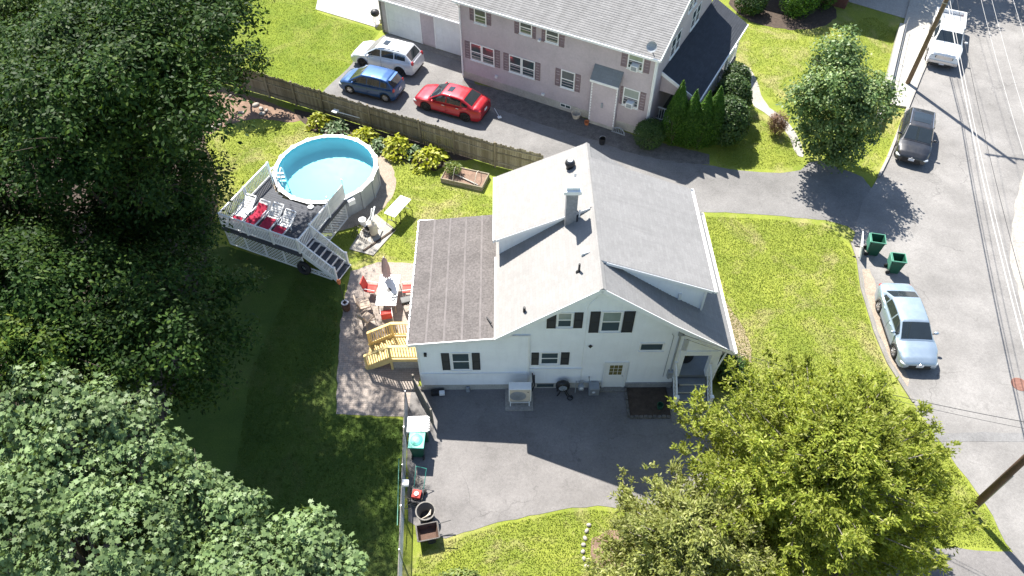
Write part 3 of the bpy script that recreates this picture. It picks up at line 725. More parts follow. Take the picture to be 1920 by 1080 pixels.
for x0,x1,z0,z1 in ((1.10,1.80,4.32,5.24),(4.18,4.88,4.52,5.28),(5.90,6.62,4.50,5.28)): pwin(x0,x1,z0,z1)
for a,b in ((.72,1.02),(1.88,2.20),(3.78,4.10),(4.96,5.20),(5.58,5.82),(6.70,7.05)): shutter(HP,a,b,4.35,5.28,M['mauve_dark'])
for a,b in ((.72,1.40),(1.55,2.30),(3.48,4.20),(4.36,5.12)): pwin(a,b,1.66,2.74)
for a,b in ((.26,.62),(2.40,2.76),(3.02,3.38),(5.22,5.56)): shutter(HP,a,b,1.60,2.80,M['mauve_dark'])
pwin(7.02,7.80,1.74,2.82); shutter(HP,6.58,6.92,1.66,2.88,M['mauve_dark']); shutter(HP,7.90,8.24,1.66,2.88,M['mauve_dark'])
pwin(11.06,11.86,4.36,5.36,blind=True); shutter(HP,10.60,10.96,4.30,5.40,M['mauve_dark']); shutter(HP,11.96,12.32,4.30,5.40,M['mauve_dark'])
pwin(11.04,11.92,1.86,2.94,blind=True); shutter(HP,10.80,10.96,1.80,3.0,M['mauve_dark']); shutter(HP,12.02,12.36,1.80,3.0,M['mauve_dark'])
for x,z in ((11.28,4.36),(11.30,1.86)):
    a = MB().bbox(x,x+.44,-.36,.02,z+.02,z+.36,.02).build('air_conditioner', M['plastic_w'], HP)
    MB().box(x+.06,x+.38,-.372,-.36,z+.07,z+.31).build('grille', M['pipe'], a)
for y in (2.2,3.0,5.6,6.4):
    window(HP,y,y+.6,4.15,5.25,Mx=E_)
for y in (4.4,5.2): window(HP,y,y+.5,5.9,6.9,Mx=E_)
# garage wing
gy = 2.0; GX0, GX1 = -7.65, 0.0
MB().prismy([(GX0,0),(GX1,0),(GX1,2.72),(GX0,2.72)], gy, gy+7).build('garage_wall', M['mauve'], HP)
siding(lambda z: [(GX0,-7.2),(-4.4,-3.35),(-.65,0)] if z < 2.45 else [(GX0,GX1)], .2, 2.72, .19, .04).build('siding', M['mauve'], HP, M=Matrix.Translation((0,gy,0)))
roof(HP, ((GX0-.3,gy-.4,2.80),(GX1,gy-.4,2.80),(GX1,gy+3.5,4.35),(GX0-.3,gy+3.5,4.35)), 26, M['roof_ns'], 'garage_roof', .14)
roof(HP, ((GX0-.3,gy+7.4,2.80),(GX1,gy+7.4,2.80),(GX1,gy+3.5,4.35),(GX0-.3,gy+3.5,4.35)), 26, M['roof_ns'], 'garage_roof', .14)
MB().add([(GX0-.01,gy,2.7),(GX0-.01,gy+7,2.7),(GX0-.01,gy+3.5,4.2)],[(0,1,2)]).build('gable_wall', M['mauve'], HP)
MB().box(GX0-.3,GX1,gy-.5,gy-.402,2.66,2.78).build('gutter', M['trim'], HP)
for a,b in ((-7.1,-4.5),(-3.25,-.75)):
    d = MB().box(a,b,gy-.02,gy,.02,2.35).build('garage_door', M['white'], HP)
    MB().box(a-.1,a,gy-.06,gy,0,2.45).box(b,b+.1,gy-.06,gy,0,2.45).box(a-.1,b+.1,gy-.065,gy,2.35,2.47).build('door_frame', M['trim'], d)
    for r in range(4):
        for c in range(4):
            w = (b-a)/4; MB().box(a+w*c+.06,a+w*(c+1)-.06,gy-.032,gy-.02,.08+r*.58,.56+r*.58).build('door_panel', M['white'], d)
MB().box(GX0-.06,GX0+.08,gy-.06,gy,0,2.7).build('corner_board', M['concrete_d'], HP)
MB().box(-7.3,-.5,gy-.55,gy-.06,.0,.03).build('door_apron', M['concrete_d'], HP)
# bump-out with its own lean-to roof
MB().prismy([(9.15,.28),(10.75,.28),(10.75,3.2),(9.15,3.2)],-.42,.0).build('bump_out', M['mauve'], HP)
siding(lambda z: [(9.15,10.75)], .28, 3.15, .19, .04).build('siding', M['mauve'], HP, M=Matrix.Translation((0,-.42,0)))
MB().slab((9.05,-.58,3.22),(10.85,-.58,3.22),(10.85,.0,3.95),(9.05,.0,3.95),.05).build('bump_roof', M['roof_blue'], HP)
MB().box(9.05,10.85,-.61,-.58,3.08,3.22).box(9.12,9.2,-.45,-.42,.28,3.1).box(10.70,10.78,-.45,-.42,.28,3.1).build('bump_trim', M['trim'], HP)
MB().box(9.15,10.75,-.40,.0,0,.28).build('bump_foundation', M['foundation'], HP)
MB().bbox(9.85,9.97,-.52,-.44,1.45,1.75,.02).build('wall_lamp', M['pipe'], HP)
v = MB().box(7.02,7.74,-.055,-.04,.26,.50).build('cellar_window', M['trim'], HP)
MB().box(7.06,7.35,-.062,-.055,.30,.46).box(7.40,7.70,-.062,-.055,.30,.46).build('pane', M['glass'], v)
MB().bbox(2.42,2.58,-.14,-.02,.82,1.0,.02).build('dryer_vent', M['trim'], HP)
MB().bbox(5.72,5.92,-.14,-.02,.66,.80,.02).build('dryer_vent', M['trim'], HP)
MB().bbox(5.40,5.56,-.2,-.02,4.35,4.46,.02).build('flood_lamp', M['trim'], HP)
# satellite dish at the roof corner
ds = MB().lathe([(.0,0),(.18,.03),(.30,.09)],16,cap=False).build('satellite_dish', M['pipe'], HP, M=Matrix.Translation((12.3,-.15,EV+.55)) @ Matrix.Rotation(R(60),4,'X'))
MB().tube([(12.3,.0,EV+.1),(12.3,-.1,EV+.52)],.025,6).build('dish_mast', M['pipe'], HP)
# front porch along the east side
MB().box(WX+.03,15.0,1.25,10.1,.0,.45).build('porch_floor', M['deckgrey'], HP)
roof(HP, ((15.15,1.1,2.72),(15.15,10.3,2.72),(WX+.03,10.3,3.92),(WX+.03,1.1,3.92)), 18, M['roof_dark'], 'porch_roof', .16)
MB().bar((15.2,1.07,2.63),(WX,1.07,3.83),.05,.2).box(15.152,15.22,1.1,10.3,2.55,2.72).build('porch_fascia', M['trim'], HP)
MB().prismy([(WX+.03,2.55),(15.0,2.55),(15.0,2.58),(WX+.03,3.74)],1.22,1.30).build('porch_gable', M['mauve'], HP)
for y in (1.35,3.6,5.8,8.0,10.0): MB().box(14.8,14.95,y-.07,y+.07,.45,2.6).build('porch_post', M['trim'], HP)
def railing(par, a, b, z0, h, n, nm='railing', mat=None, w=.035):
    m = MB(); a = Vector(a); b = Vector(b)
    m.bar((*a,z0+h),(*b,z0+h),.07,.06); m.bar((*a,z0+.1),(*b,z0+.1),.05,.05)
    for i in range(1,n): p = a.lerp(b,i/n); m.bar((*p,z0+.1),(*p,z0+h),w)
    return m.build(nm, mat or M['trim'], par)
railing(HP,(WX+.08,1.32),(14.8,1.32),.45,.9,14); 
for y0,y1 in ((1.4,3.55),(3.65,5.75),(8.05,9.95)): railing(HP,(14.88,y0),(14.88,y1),.45,.9,16)
for i in range(2): MB().box(15.0+i*.3,15.3+i*.3,6.0,7.8,0,.3-.15*i).build('porch_step', M['concrete_d'], HP)
MB().bar((15.0,6.0,1.35),(15.6,6.0,.9),.06).bar((15.0,7.8,1.35),(15.6,7.8,.9),.06).bar((15.6,6.0,0),(15.6,6.0,.95),.06).bar((15.6,7.8,0),(15.6,7.8,.95),.06).build('step_rail', M['trim'], HP)
def hp(x,y,z=0):
    a = R(-28.5); return (-3.16+x*math.cos(a)-y*math.sin(a), 42.67+x*math.sin(a)+y*math.cos(a), z)

# ================================================================== pool
PL = thing('round_pool', 'round above-ground swimming pool with pale rim and grey wall', 'pool', (PC[0],PC[1],0))
PZ = 1.32; NS = 18
n = 72
def ringm(r0,r1,z0,z1,nn=n): return MB().lathe([(r0,z0),(r1,z0),(r1,z1),(r0,z1),(r0,z0)],nn,cap=False)
ringm(PR-.10,PR-.04,.0,PZ-.02).build('pool_wall', M['poolwall'], PL, smooth=False)
MB().lathe([(PR-.105,PZ-.04),(PR-.105,.46),(PR-.3,.38),(0.001,.36)],n,cap=False).build('liner', M['liner'], PL, smooth=True)
def sector(k, r0, r1, z0, z1):
    a0 = 2*math.pi*k/NS; a1 = 2*math.pi*(k+1)/NS; q = [(r0,a0),(r1,a0),(r1,a1),(r0,a1)]
    return MB().prism([(r*math.cos(a),r*math.sin(a)) for r,a in q], z0, z1)
for k in range(NS): sector(k, PR-.2, PR+.02, PZ-.02, PZ+.012).build('rim_section', M['rim'], PL)
for k in range(NS):
    a = 2*math.pi*k/NS; p = MB().bbox(-.075,.075,-.03,.05,.0,PZ-.02,.015)
    p.build('upright', M['poolwall'], PL, M=Matrix.Rotation(a-math.pi/2,4,'Z') @ Matrix.Translation((0,PR-.03,0)))
    MB().bbox(-.09,.09,-.26,.05,PZ-.04,PZ+.028,.015).build('rim_cap', M['rim'], PL, M=Matrix.Rotation(a-math.pi/2,4,'Z') @ Matrix.Translation((0,PR-.0,0)))
def waterm():
    t = NT('pool_water'); tr = t.n('ShaderNodeBsdfTransparent'); tr.inputs[0].default_value = (.66,.93,.955,1)
    gl = t.n('ShaderNodeBsdfGlossy'); gl.inputs['Roughness'].default_value = .06
    fr = t.n('ShaderNodeFresnel'); fr.inputs['IOR'].default_value = 1.33
    b = t.bump(t.noise(5,3,.5), .25, .02); t.l(b, fr.inputs['Normal']); t.l(b, gl.inputs['Normal'])
    mx = t.n('ShaderNodeMixShader'); t.l(fr.outputs[0], mx.inputs[0]); t.l(tr.outputs[0], mx.inputs[1]); t.l(gl.outputs[0], mx.inputs[2]); t.l(mx.outputs[0], t.out.inputs[0]); return t.m
wv = [((PR-.11)*math.cos(2*math.pi*k/n),(PR-.11)*math.sin(2*math.pi*k/n),PZ-.09) for k in range(n)]
MB().add(wv,[tuple(range(n))]).build('water', waterm(), PL, fix=False)
sk = MB().bbox(-.2,.2,.0,.22,PZ-.42,PZ-.1,.02).build('skimmer', M['plastic_w'], PL, M=Matrix.Rotation(math.atan2(28.9-PC[1],-7.9-PC[0])-math.pi/2,4,'Z') @ Matrix.Translation((0,PR-.02,0)))

# pump and filter beside the pool
pp = G(702,440); PU = thing('pool_pump', 'tan pool filter tank with pump and hose beside the pool', 'pump', (pp.x,pp.y,.05), R(-30))
MB().lathe([(.10,0),(.20,.06),(.22,.2),(.22,.62),(.19,.75),(.10,.83),(.04,.88),(.04,.95)],20).build('filter_tank', M['cream'], PU, smooth=True)
MB().lathe([(.10,-.25),(.12,-.2),(.12,.12),(.08,.2)],16,(-.45,.1,.17),'x').build('pump_motor', M['dark'], PU, smooth=True)
MB().bbox(-.75,-.2,-.12,.3,0,.06,.02).build('pump_base', M['cream'], PU)
MB().lathe([(.10,0),(.12,.05),(.12,.2),(.07,.26)],14,(-.62,.1,.06)).build('strainer', M['plastic_w'], PU, smooth=True)
hose = [(0,0,.95),(-.05,.1,1.02),(-.18,.35,.98),(-.32,.62,1.05),(-.42,.85,1.1)]
MB().tube(hose,.04,8).build('hose', M['plastic_w'], PU, smooth=True)
MB().tube([(-.62,.1,.3),(-.7,.4,.25),(-.65,.7,.45),(-.6,.8,.9)],.04,8).build('hose', M['plastic_w'], PU, smooth=True)
# spare pieces lying by the pump
p = G(683,430); TB = thing('tub_frame', 'small white bucket on a tan stand by the pool slab', 'bucket', (p.x,p.y,.0), .4)
MB().lathe([(.16,.45),(.2,.75),(.18,.75),(.15,.48)],14).build('bucket', M['plastic_w'], TB)
for a in range(3): MB().bar((.22*math.cos(a*2.1),.22*math.sin(a*2.1),0),(.1*math.cos(a*2.1),.1*math.sin(a*2.1),.47),.04).build('leg', M['tan'], TB)
p = G(672,452); LS = thing('wire_rack', 'dark wire rack leaning on the slab beside the deck lattice', 'rack', (p.x,p.y,.0), R(-35))
m = MB()
for i in range(8): m.bar((-.5+i*.14,0,.0),(-.5+i*.14,.45,.6),.015)
for t in (.05,.35,.65,.95): m.bar((-.5,.45*t,.6*t),(.48,.45*t,.6*t),.015)
m.build('grid', M['dark'], LS)
MB().bar((-.5,.45,.6),(-.5,.5,0),.02).bar((.48,.45,.6),(.48,.5,0),.02).build('support', M['dark'], LS)
# timber edging board by the slab
p0, p1 = G(682,472), G(740,432)
tag(MB().bar((p0.x,p0.y,.05),(p1.x,p1.y,.05),.1,.1).build('edging_board', M['mulch']), 'dark timber edging board along the pump slab', 'board')

# ================================================================== deck
DK = thing('pool_deck', 'raised slate-grey pool deck with white railings and lattice skirt', 'deck', (-14.8,27.75,0), R(-23.4))
DW, DZK = 4.65, 1.34
cu, cv, cr = 2.34, 5.97, PR+.05
bw = .138; k = 0
while k*bw < 4.35:
    v0, v1 = k*bw+.004, (k+1)*bw-.004; vm = v1; sp = [(-.05,DW+.05)]
    if vm > cv-cr:
        du = math.sqrt(max(0,cr**2-(cv-vm)**2)); sp = [(-.05,cu-du),(cu+du,DW+.05)]
    for a,b in sp:
        if b-a > .05: MB().box(a,b,v0-.05,v1-.05,DZK-.035,DZK).build('deck_board', M['deckgrey'], DK)
    k += 1
MB().box(-.06,DW+.06,-.10,-.055,DZK-.2,DZK-.0).box(DW+.055,DW+.09,-.05,4.2,DZK-.2,DZK).box(-.09,-.055,-.05,4.2,DZK-.2,DZK).build('fascia', M['deckgrey'], DK)
def post(x,y,z0,z1,s=.1,par=DK):
    m = MB().box(x-s/2,x+s/2,y-s/2,y+s/2,z0,z1); m.add([(x-s*.7,y-s*.7,z1),(x+s*.7,y-s*.7,z1),(x+s*.7,y+s*.7,z1),(x-s*.7,y+s*.7,z1),(x,y,z1+.07)],[(0,1,4),(1,2,4),(2,3,4),(3,0,4),(3,2,1,0)])
    return m.build('post', M['trim'], par)
RH = .92
fp = [(0,0),(1.55,0),(3.1,0),(DW,0)]; lp = [(0,2.1),(0,4.2)]; rp = [(DW,1.15),(DW,2.75)]
for x,y in fp+lp+rp: post(x,y,DZK-.28,DZK+RH+.05)
for a,b in zip(fp,fp[1:]): railing(DK,a,b,DZK,RH,15)
for a,b in (((0,0),(0,2.1)),((0,2.1),(0,4.2)),((DW,1.15),(DW,2.75))): railing(DK,a,b,DZK,RH,18 if a[0]==0 else 15)
gt = railing(DK,(DW+.02,.07),(DW+.02,1.08),DZK,RH-.05,9,'gate')
# taller panel screen beside the pool edge
for y in (2.85,4.3): MB().tube([(DW,y,DZK-.2),(DW,y,DZK+1.35)],.022,8).build('screen_post', M['steel'], DK)
M['screen'] = pm('white_mesh_screen', (.62,.62,.60), .8, .06, 3, .05)
m = MB()
for i in range(42): m.bar((DW,2.88+1.4*i/41,DZK+.08),(DW,2.88+1.4*i/41,DZK+.98),.022)
for z in (.08,.5,.98): m.bar((DW,2.86,DZK+z),(DW,4.3,DZK+z),.03)
m.build('screen_panel', M['screen'], DK)
def lattice(par, a, b, z0, z1, step=.19):
    a = Vector(a); b = Vector(b); L = (b-a).length; h = z1-z0; d = (b-a)/L; m = MB()
    nrm = Vector((d.y,-d.x))*.006
    x = -h
    while x < L:
        for s in (1,-1):
            x0, x1 = x, x+h; t0 = max(0,-x0/h); t1 = min(1,(L-x0)/h)
            if t1 > t0:
                zz = (z0+h*t0, z0+h*t1) if s > 0 else (z1-h*t0, z1-h*t1)
                p, q = a+d*(x0+h*t0)+nrm*s, a+d*(x0+h*t1)+nrm*s
                m.bar((*p,zz[0]),(*q,zz[1]),.008,.038,up=(d.y,-d.x,0)) if False else m.bar((*p,zz[0]),(*q,zz[1]),.034,.008,up=(d.y,-d.x,0))
        x += step
    for z in (z0,z1): m.bar((*a,z),(*b,z),.03,.08)
    for p in (a,b,(a+b)/2): m.bar((*p,z0),(*p,z1),.08,.03)
    return m.build('lattice_panel', M['trim'], par)
lattice(DK,(0,.0),(2.32,0),.06,DZK-.22); lattice(DK,(2.36,0),(DW,0),.06,DZK-.22)
lattice(DK,(DW,1.2),(DW,4.1),.06,DZK-.22); lattice(DK,(0,0),(0,4.1),.06,DZK-.22)
# stairs going down to the patio
nt = 7; run = .31
for i in range(nt-1):
    z = DZK*(nt-1-i)/nt; x0 = DW+.1+i*run
    MB().box(x0,x0+run+.02,.06,1.09,z-.035,z).build('tread', M['deckgrey'], DK)
    MB().box(x0-.022,x0,.06,1.09,z,z+DZK/nt-.036).build('riser', M['trim'], DK)
    MB().box(x0+run+.021,x0+run+.045,.06,1.09,z-.05,z+.006).build('nosing', M['trim'], DK)
xe = DW+.1+(nt-1)*run
for y in (.02,1.13):
    MB().bar((DW+.05,y,DZK-.12),(xe,y,.06),.045,.26).build('stringer', M['trim'], DK)
    post(xe-.1,y,.0,1.05)
    m = MB(); m.bar((DW,y,DZK+RH),(xe-.1,y,.95),.07,.06); m.bar((DW,y,DZK+.12),(xe-.1,y,.18),.05,.05)
    for i in range(1,20):
        t = i/20; X = DW+(xe-.1-DW)*t; m.bar((X,y,DZK+.12+(.18-DZK-.12)*t),(X,y,DZK+RH+(.95-DZK-RH)*t),.033)
    m.build('stair_rail', M['trim'], DK)
lattice(DK,(DW+.1,0),(xe-.4,0),.05,.35)
def dk(u,v,z=0):
    a = R(-23.4); return (-14.8+u*math.cos(a)-v*math.sin(a), 27.75+u*math.sin(a)+v*math.cos(a), z)
# pool ladder on the deck edge
LD = thing('pool_ladder', 'white A-frame pool ladder at the far deck corner', 'ladder', dk(.62,4.05,DZK), R(-23.4+25))
for x in (-.25,.25):
    MB().tube([(x,-.35,.0),(x,-.3,.6),(x,-.12,.82),(x,.12,.82),(x,.32,.55),(x,.45,-.9)],.035,8).build('side_rail', M['plastic_w'], LD, smooth=True)
for i in range(3): MB().box(-.25,.25,.30+.05*i,.42+.05*i,.2-.32*i,.24-.32*i).build('rung', M['plastic_w'], LD)
# loungers
def lounger(lab, loc, rz, towel):
    L = thing('sun_lounger', lab, 'lounger', loc, rz, 'loungers on the pool deck')
    f = MB()
    for x in (-.3,.3): f.bar((x,-.85,.30),(x,.25,.30),.05,.06); f.bar((x,.2,.30),(x,.82,.68),.05,.05); f.tube([(x,-.1,.3),(x*1.08,.0,.48),(x*1.08,.35,.5),(x*1.05,.45,.42)],.025,6)
    f.bar((-.3,-.85,.3),(.3,-.85,.3),.05,.06); f.bar((-.3,.82,.68),(.3,.82,.68),.05,.06)
    f.build('frame', M['plastic_w'], L)
    for i in range(8): MB().box(-.28,.28,-.80+i*.125,-.71+i*.125,.31,.335).build('slat', M['plastic_w'], L)
    for i in range(5):
        t = i/5; MB().box(-.28,.28,-.045,.045,0,.02).build('slat', M['plastic_w'], L, M=Matrix.Translation((0,.27+.52*t,.345+.33*t)) @ Matrix.Rotation(R(32),4,'X'))
    for x in (-.28,.28):
        for y in (-.7,.15): MB().box(x-.03,x+.03,y-.03,y+.03,0,.3).build('leg', M['plastic_w'], L)
    if towel:
        y0, y1, back = towel; m = MB(); N2 = 14; W2 = 8; vs = []; fs = []
        rs = np.random.default_rng(int(loc[0]*100) & 0xffff)
        for i in range(N2+1):
            y = y0+(y1-y0)*i/N2; z = .345 if y < .22 else .345+(y-.22)*.63
            for j in range(W2+1): vs.append((-.29+.58*j/W2+rs.normal(0,.012), y+rs.normal(0,.01), z+.012+.03*rs.random()))
        for i in range(N2):
            for j in range(W2): q = i*(W2+1)+j; fs.append((q,q+1,q+W2+2,q+W2+1))
        m.add(vs,fs).build('towel', M['red_fab'], L, smooth=True)
    return L
rzl = R(-23.4)
lounger('white slatted lounger with a little red cloth at its foot by the deck corner', dk(.55,1.15,DZK), rzl+.06, (-.85,-.5,0))
lounger('white lounger almost wholly covered by a crimson towel', dk(1.40,1.10,DZK), rzl-.05, (-.86,.62,1))
lounger('white slatted lounger with a crimson towel over its seat and bare back', dk(2.22,1.18,DZK), rzl+.03, (-.85,.05,0))
lounger('white lounger with open back frame and short red towel by stair gate', dk(3.05,1.02,DZK), rzl, (-.86,-.1,0))
o = MB().lathe([(.02,0),(.16,.02),(.17,.06),(.12,.08),(.0,.085)],16).build('chlorine_float', M['plastic_w'], smooth=True); o.location = dk(3.35,2.95,DZK)
tag(o, 'round white float lying on the deck boards by the pool edge', 'float')
p = G(573,512); o = MB().lathe([(.20,-.10),(.33,-.11),(.39,-.05),(.39,.05),(.33,.11),(.20,.10),(.18,0),(.20,-.10)],24,cap=False).build('old_tyre', M['rubber'], smooth=True, M=Matrix.Rotation(R(-23.4),4,'Z') @ Matrix.Rotation(R(80),4,'X'))
o.location = (p.x,p.y,.38); tag(o, 'black tyre leaning on the lattice below the deck stairs', 'tyre')

# ================================================================== cars
def lerp(a, b, t): return a+(b-a)*t
class Car:
    """body lofted along x (forward). spec: wb, fo, ro, W, H, r, hood=[(x,z)...], gh=(rear base, roof rear, roof front, screen base)"""
    def __init__(s, name, label, loc, ang, spec, pmat, cat='car', group='parked cars'):
        s.sp = spec; s.T = thing(name, label, cat, (loc[0],loc[1],loc[2] if len(loc) > 2 else .0), R(ang), group); s.p = pmat
        s.xf = spec['wb']/2+spec['fo']; s.xr = -(spec['wb']/2+spec['ro'])
        s.hw0 = spec['W']/2
        xs, zs = zip(*sorted(spec['top'])); s.tx, s.tz = xs, zs
    def zt(s, x): return float(np.interp(x, s.tx, s.tz))
    def hw(s, x):
        c = (s.xf+s.xr)/2; h = (s.xf-s.xr)/2; t = min(1,abs((x-c)/h)); k = s.sp.get('nose',.17)
        return s.hw0*(1-k*max(0,(t-.62)/.38)**2.4)
    def body(s):
        sp = s.sp; N = 84; c = (s.xf+s.xr)/2; h = (s.xf-s.xr)/2
        xs = [c-h*math.cos(math.pi*i/N)*1.0 for i in range(N+1)]
        xs = sorted(set([round(lerp(s.xr,s.xf,i/N),4) for i in range(N+1)]))
        cr = sp['r']+.055; vs = []; fs = []; rows = []
        for x in xs:
            hw = s.hw(x); zt = s.zt(x); zb = sp.get('gc',.19)
            e = min(1,(x-s.xr)/.16, (s.xf-x)/.16); zb2 = zb+(1-max(0,e))*.14
            za = zb2
            for xw in (-sp['wb']/2, sp['wb']/2):
                if abs(x-xw) < cr: za = max(za, sp['r']+math.sqrt(cr*cr-(x-xw)**2))
            za = min(za, zt-.12)
            sh = zt-.03
            pr = [(.0,zb2),(.70*hw,zb2),(.975*hw,za),(1.0*hw,lerp(za,sh,.5)),(.985*hw,lerp(za,sh,.82)),(.93*hw,lerp(za,sh,.97)),(.80*hw,zt+.012),(.45*hw,zt+.03),(0,zt+.036)]
            rows.append([(x,y,z) for y,z in pr] + [(x,-y,z) for y,z in pr[-2:0:-1]])
        n = len(rows[0]); m = MB()
        for r in rows: vs += r
        for i in range(len(rows)-1):
            for k in range(n): fs.append((i*n+k, i*n+(k+1)%n, (i+1)*n+(k+1)%n, (i+1)*n+k))
        fs.append(tuple(range(n))); fs.append(tuple((len(rows)-1)*n+k for k in range(n)))
        m.add(vs,fs); o = m.build('body', s.p, s.T, smooth=True); s.bodyo = o; s.smooth(o); return o
    def smooth(s, o, a=38):
        try:
            o.data.set_sharp_from_angle(angle=R(a))
        except Exception: pass
    # greenhouse
    def zr(s, x):
        g0,g1,g2,g3 = s.sp['gh']; H = s.sp['H']
        return float(np.interp(x, [g0,g1,lerp(g1,g2,.25),lerp(g1,g2,.6),g2,g3], [s.zt(g0)+.03,H-s.sp.get('rd',.05),H-.012,H,H-.03,s.zt(g3)+.03]))
    def sec(s, x):
        g0,g1,g2,g3 = s.sp['gh']; wb = s.hw(x)*.925; zb = s.zt(x)-.02; zr = s.zr(x); f = max(0,min(1,(zr-zb)/(s.sp['H']-s.zt(0))))
        wt = lerp(wb*.94, s.hw0*s.sp.get('rw',.70), f)
        return wb, zb, wt, zr
    def gpt(s, x, t):      # side surface, t 0 belt .. 1 top edge
        wb,zb,wt,zr = s.sec(x); return lerp(wb,wt*1.0,t**1.15), lerp(zb,zr-.03,t)
    def cabin(s):
        g0,g1,g2,g3 = s.sp['gh']; N = 46; vs = []; fs = []
        xs = [lerp(g0,g3,i/N) for i in range(N+1)]
        for x in xs:
            wb,zb,wt,zr = s.sec(x)
            pr = [s.gpt(x,t) for t in (0,.33,.66,.9)] + [(wt*.96,zr-.012),(wt*.86,zr),(wt*.45,zr+.014),(0,zr+.018)]
            vs += [(x,y,z) for y,z in pr] + [(x,-y,z) for y,z in pr[-2::-1]]
        n = len(vs)//len(xs)
        for i in range(N):
            for k in range(n-1): fs.append((i*n+k,i*n+k+1,(i+1)*n+k+1,(i+1)*n+k))
        fs.append(tuple(range(n))); fs.append(tuple(N*n+k for k in range(n)))
        o = MB().add(vs,fs).build('cabin', s.p, s.T, smooth=True); s.smooth(o,50); s.cab = o
    def topglass(s, name, xa, xb, k=.93, off=.012, mat=None, k2=None):
        N = 10; vs = []; fs = []; ys = [-1,-.6,-.2,.2,.6,1]
        for i in range(N+1):
            x = lerp(xa,xb,i/N); wb,zb,wt,zr = s.sec(x); kk = lerp(k,k2 or k,i/N)
            for q in ys: vs.append((x, q*wt*kk, zr+.014*(1-q*q)+off-(.006 if abs(q) == 1 else 0)))
        n = len(ys)
        for i in range(N):
            for j in range(n-1): fs.append((i*n+j,i*n+j+1,(i+1)*n+j+1,(i+1)*n+j))
        return MB().add(vs,fs).build(name, mat or M['carglass'], s.T, smooth=True)
    def sideglass(s, xa, xb, t0=.14, t1=.86):
        for sg in (1,-1):
            N = 8; vs = []; fs = []
            for i in range(N+1):
                x = lerp(xa,xb,i/N)
                for t in (t0,(t0+t1)/2,t1): y,z = s.gpt(x,t); vs.append((x,sg*(y+.01),z+.002))
            for i in range(N):
                for j in range(2): q = i*3+j; fs.append((q,q+1,q+4,q+3))
            MB().add(vs,fs).build('side_window', M['carglass'], s.T, smooth=True)
    def wheels(s, dark=False):
        r = s.sp['r']; w = s.sp.get('tw',.21)
        for xw in (-s.sp['wb']/2, s.sp['wb']/2):
            for sg in (1,-1):
                y = s.hw0-.012
                t = MB().lathe([(r*.62,-w),(r*.93,-w),(r,-w+.03),(r,-.03),(r*.94,0),(r*.66,.0),(r*.64,-.02)],28,axis='y',cap=False)
                Mx = Matrix.Translation((xw,sg*y,r)) @ (Matrix.Identity(4) if sg > 0 else Matrix.Rotation(math.pi,4,'Z'))
                o = t.build('wheel', M['rubber'], s.T, smooth=True, M=Mx)
                m = MB(); m.lathe([(r*.64,-.015),(r*.60,-.012),(r*.57,-.05),(.001,-.06)],24,axis='y',cap=False)
                for k in range(s.sp.get('spokes',5)):
                    a = 2*math.pi*k/s.sp.get('spokes',5); m.bar((0,-.02,0),(math.cos(a)*r*.59,-.016,math.sin(a)*r*.59),.075,.03,up=(0,1,0))
                m.lathe([(r*.15,-.03),(r*.14,-.004),(.001,-.002)],12,axis='y',cap=False)
                m.build('rim', M['dark'] if dark else M['steel'], o, M=Mx)
                MB().lathe([(r+.05,0),(.001,.0)],20,axis='y',cap=False).build('wheel_well', M['dark'], s.T, M=Matrix.Translation((xw,sg*(s.hw0*.72),r+.02)))
    def details(s, lampz=None, tailz=None, grille=True, plate_f=False, plate_r=True, emblem=False, lampw=.2, cargo=False, taill=.12, tailh=.12, lipmat=None):
        T = s.T; zf = s.zt(s.xf-.1); zr_ = s.zt(s.xr+.1); lz = lampz or zf-.12; tz = tailz or zr_-.14
        for sg in (1,-1):
            x = s.xf-.20; MB().ell((x,sg*s.hw(x)*.80,lz),.20,lampw,.085,14,8).build('headlight', M['lamp'], T, smooth=True)
            x = s.xr+.10; MB().ell((x,sg*s.hw(x)*.83,tz),taill,.13,tailh,14,8).build('taillight', M['tail'], T, smooth=True)
            g3 = s.sp['gh'][3]; y,z = s.gpt(g3-.32,.1)
            mo = MB().ell((g3-.42,sg*(s.hw0+.09),z+.08),.075,.12,.075,12,8).build('mirror', s.p, T, smooth=True)
            MB().bar((g3-.40,sg*(s.hw0-.06),z+.03),(g3-.42,sg*(s.hw0+.05),z+.06),.05).build('mirror_arm', M['dark'], mo)
        if grille:
            b = MB().bbox(s.xf-.06,s.xf+.012,-s.hw0*.55,s.hw0*.55,lz-.16,lz-.02,.02); b.build('grille', M['dark'], T)
            MB().bbox(s.xf-.08,s.xf+.016,-s.hw0*.62,s.hw0*.62,.24,.38,.03).build('lower_intake', M['dark'], T)
        if plate_f: MB().box(s.xf+.012,s.xf+.03,-.16,.16,.40,.55).build('licence_plate', M['plate'], T)
        if plate_r: MB().box(s.xr-.022,s.xr+.0,-.16,.16,.62,.77).build('licence_plate', M['plate'], T)
        if emblem: MB().lathe([(.06,0),(.06,.02),(.0,.022)],14,(s.xf-.02,0,lz+.02),'x').build('emblem', M['steel'], T)
        MB().bbox(s.xr-.015,s.xr+.06,-s.hw0*.66,s.hw0*.66,.26,.36,.02).build('bumper_trim', M['dark'], T)
        for sg in (1,-1):
            MB().bbox(-s.sp['wb']/2+s.sp['r']+.08, s.sp['wb']/2-s.sp['r']-.08, sg*s.hw0-.02 if sg > 0 else -s.hw0-.004, s.hw0+.004 if sg > 0 else -s.hw0+.02, s.sp.get('gc',.19)+.0, s.sp.get('gc',.19)+.07,.008).build('sill', M['dark'], T)
    def handles(s, xs, mat=None):
        for x in xs:
            for sg in (1,-1):
                z = s.zt(x)-.13; y = sg*s.hw(x)*.985
                MB().bbox(x-.09,x+.09,y-.018,y+.018,z-.018,z+.018,.008).build('door_handle', mat or s.p, s.T)
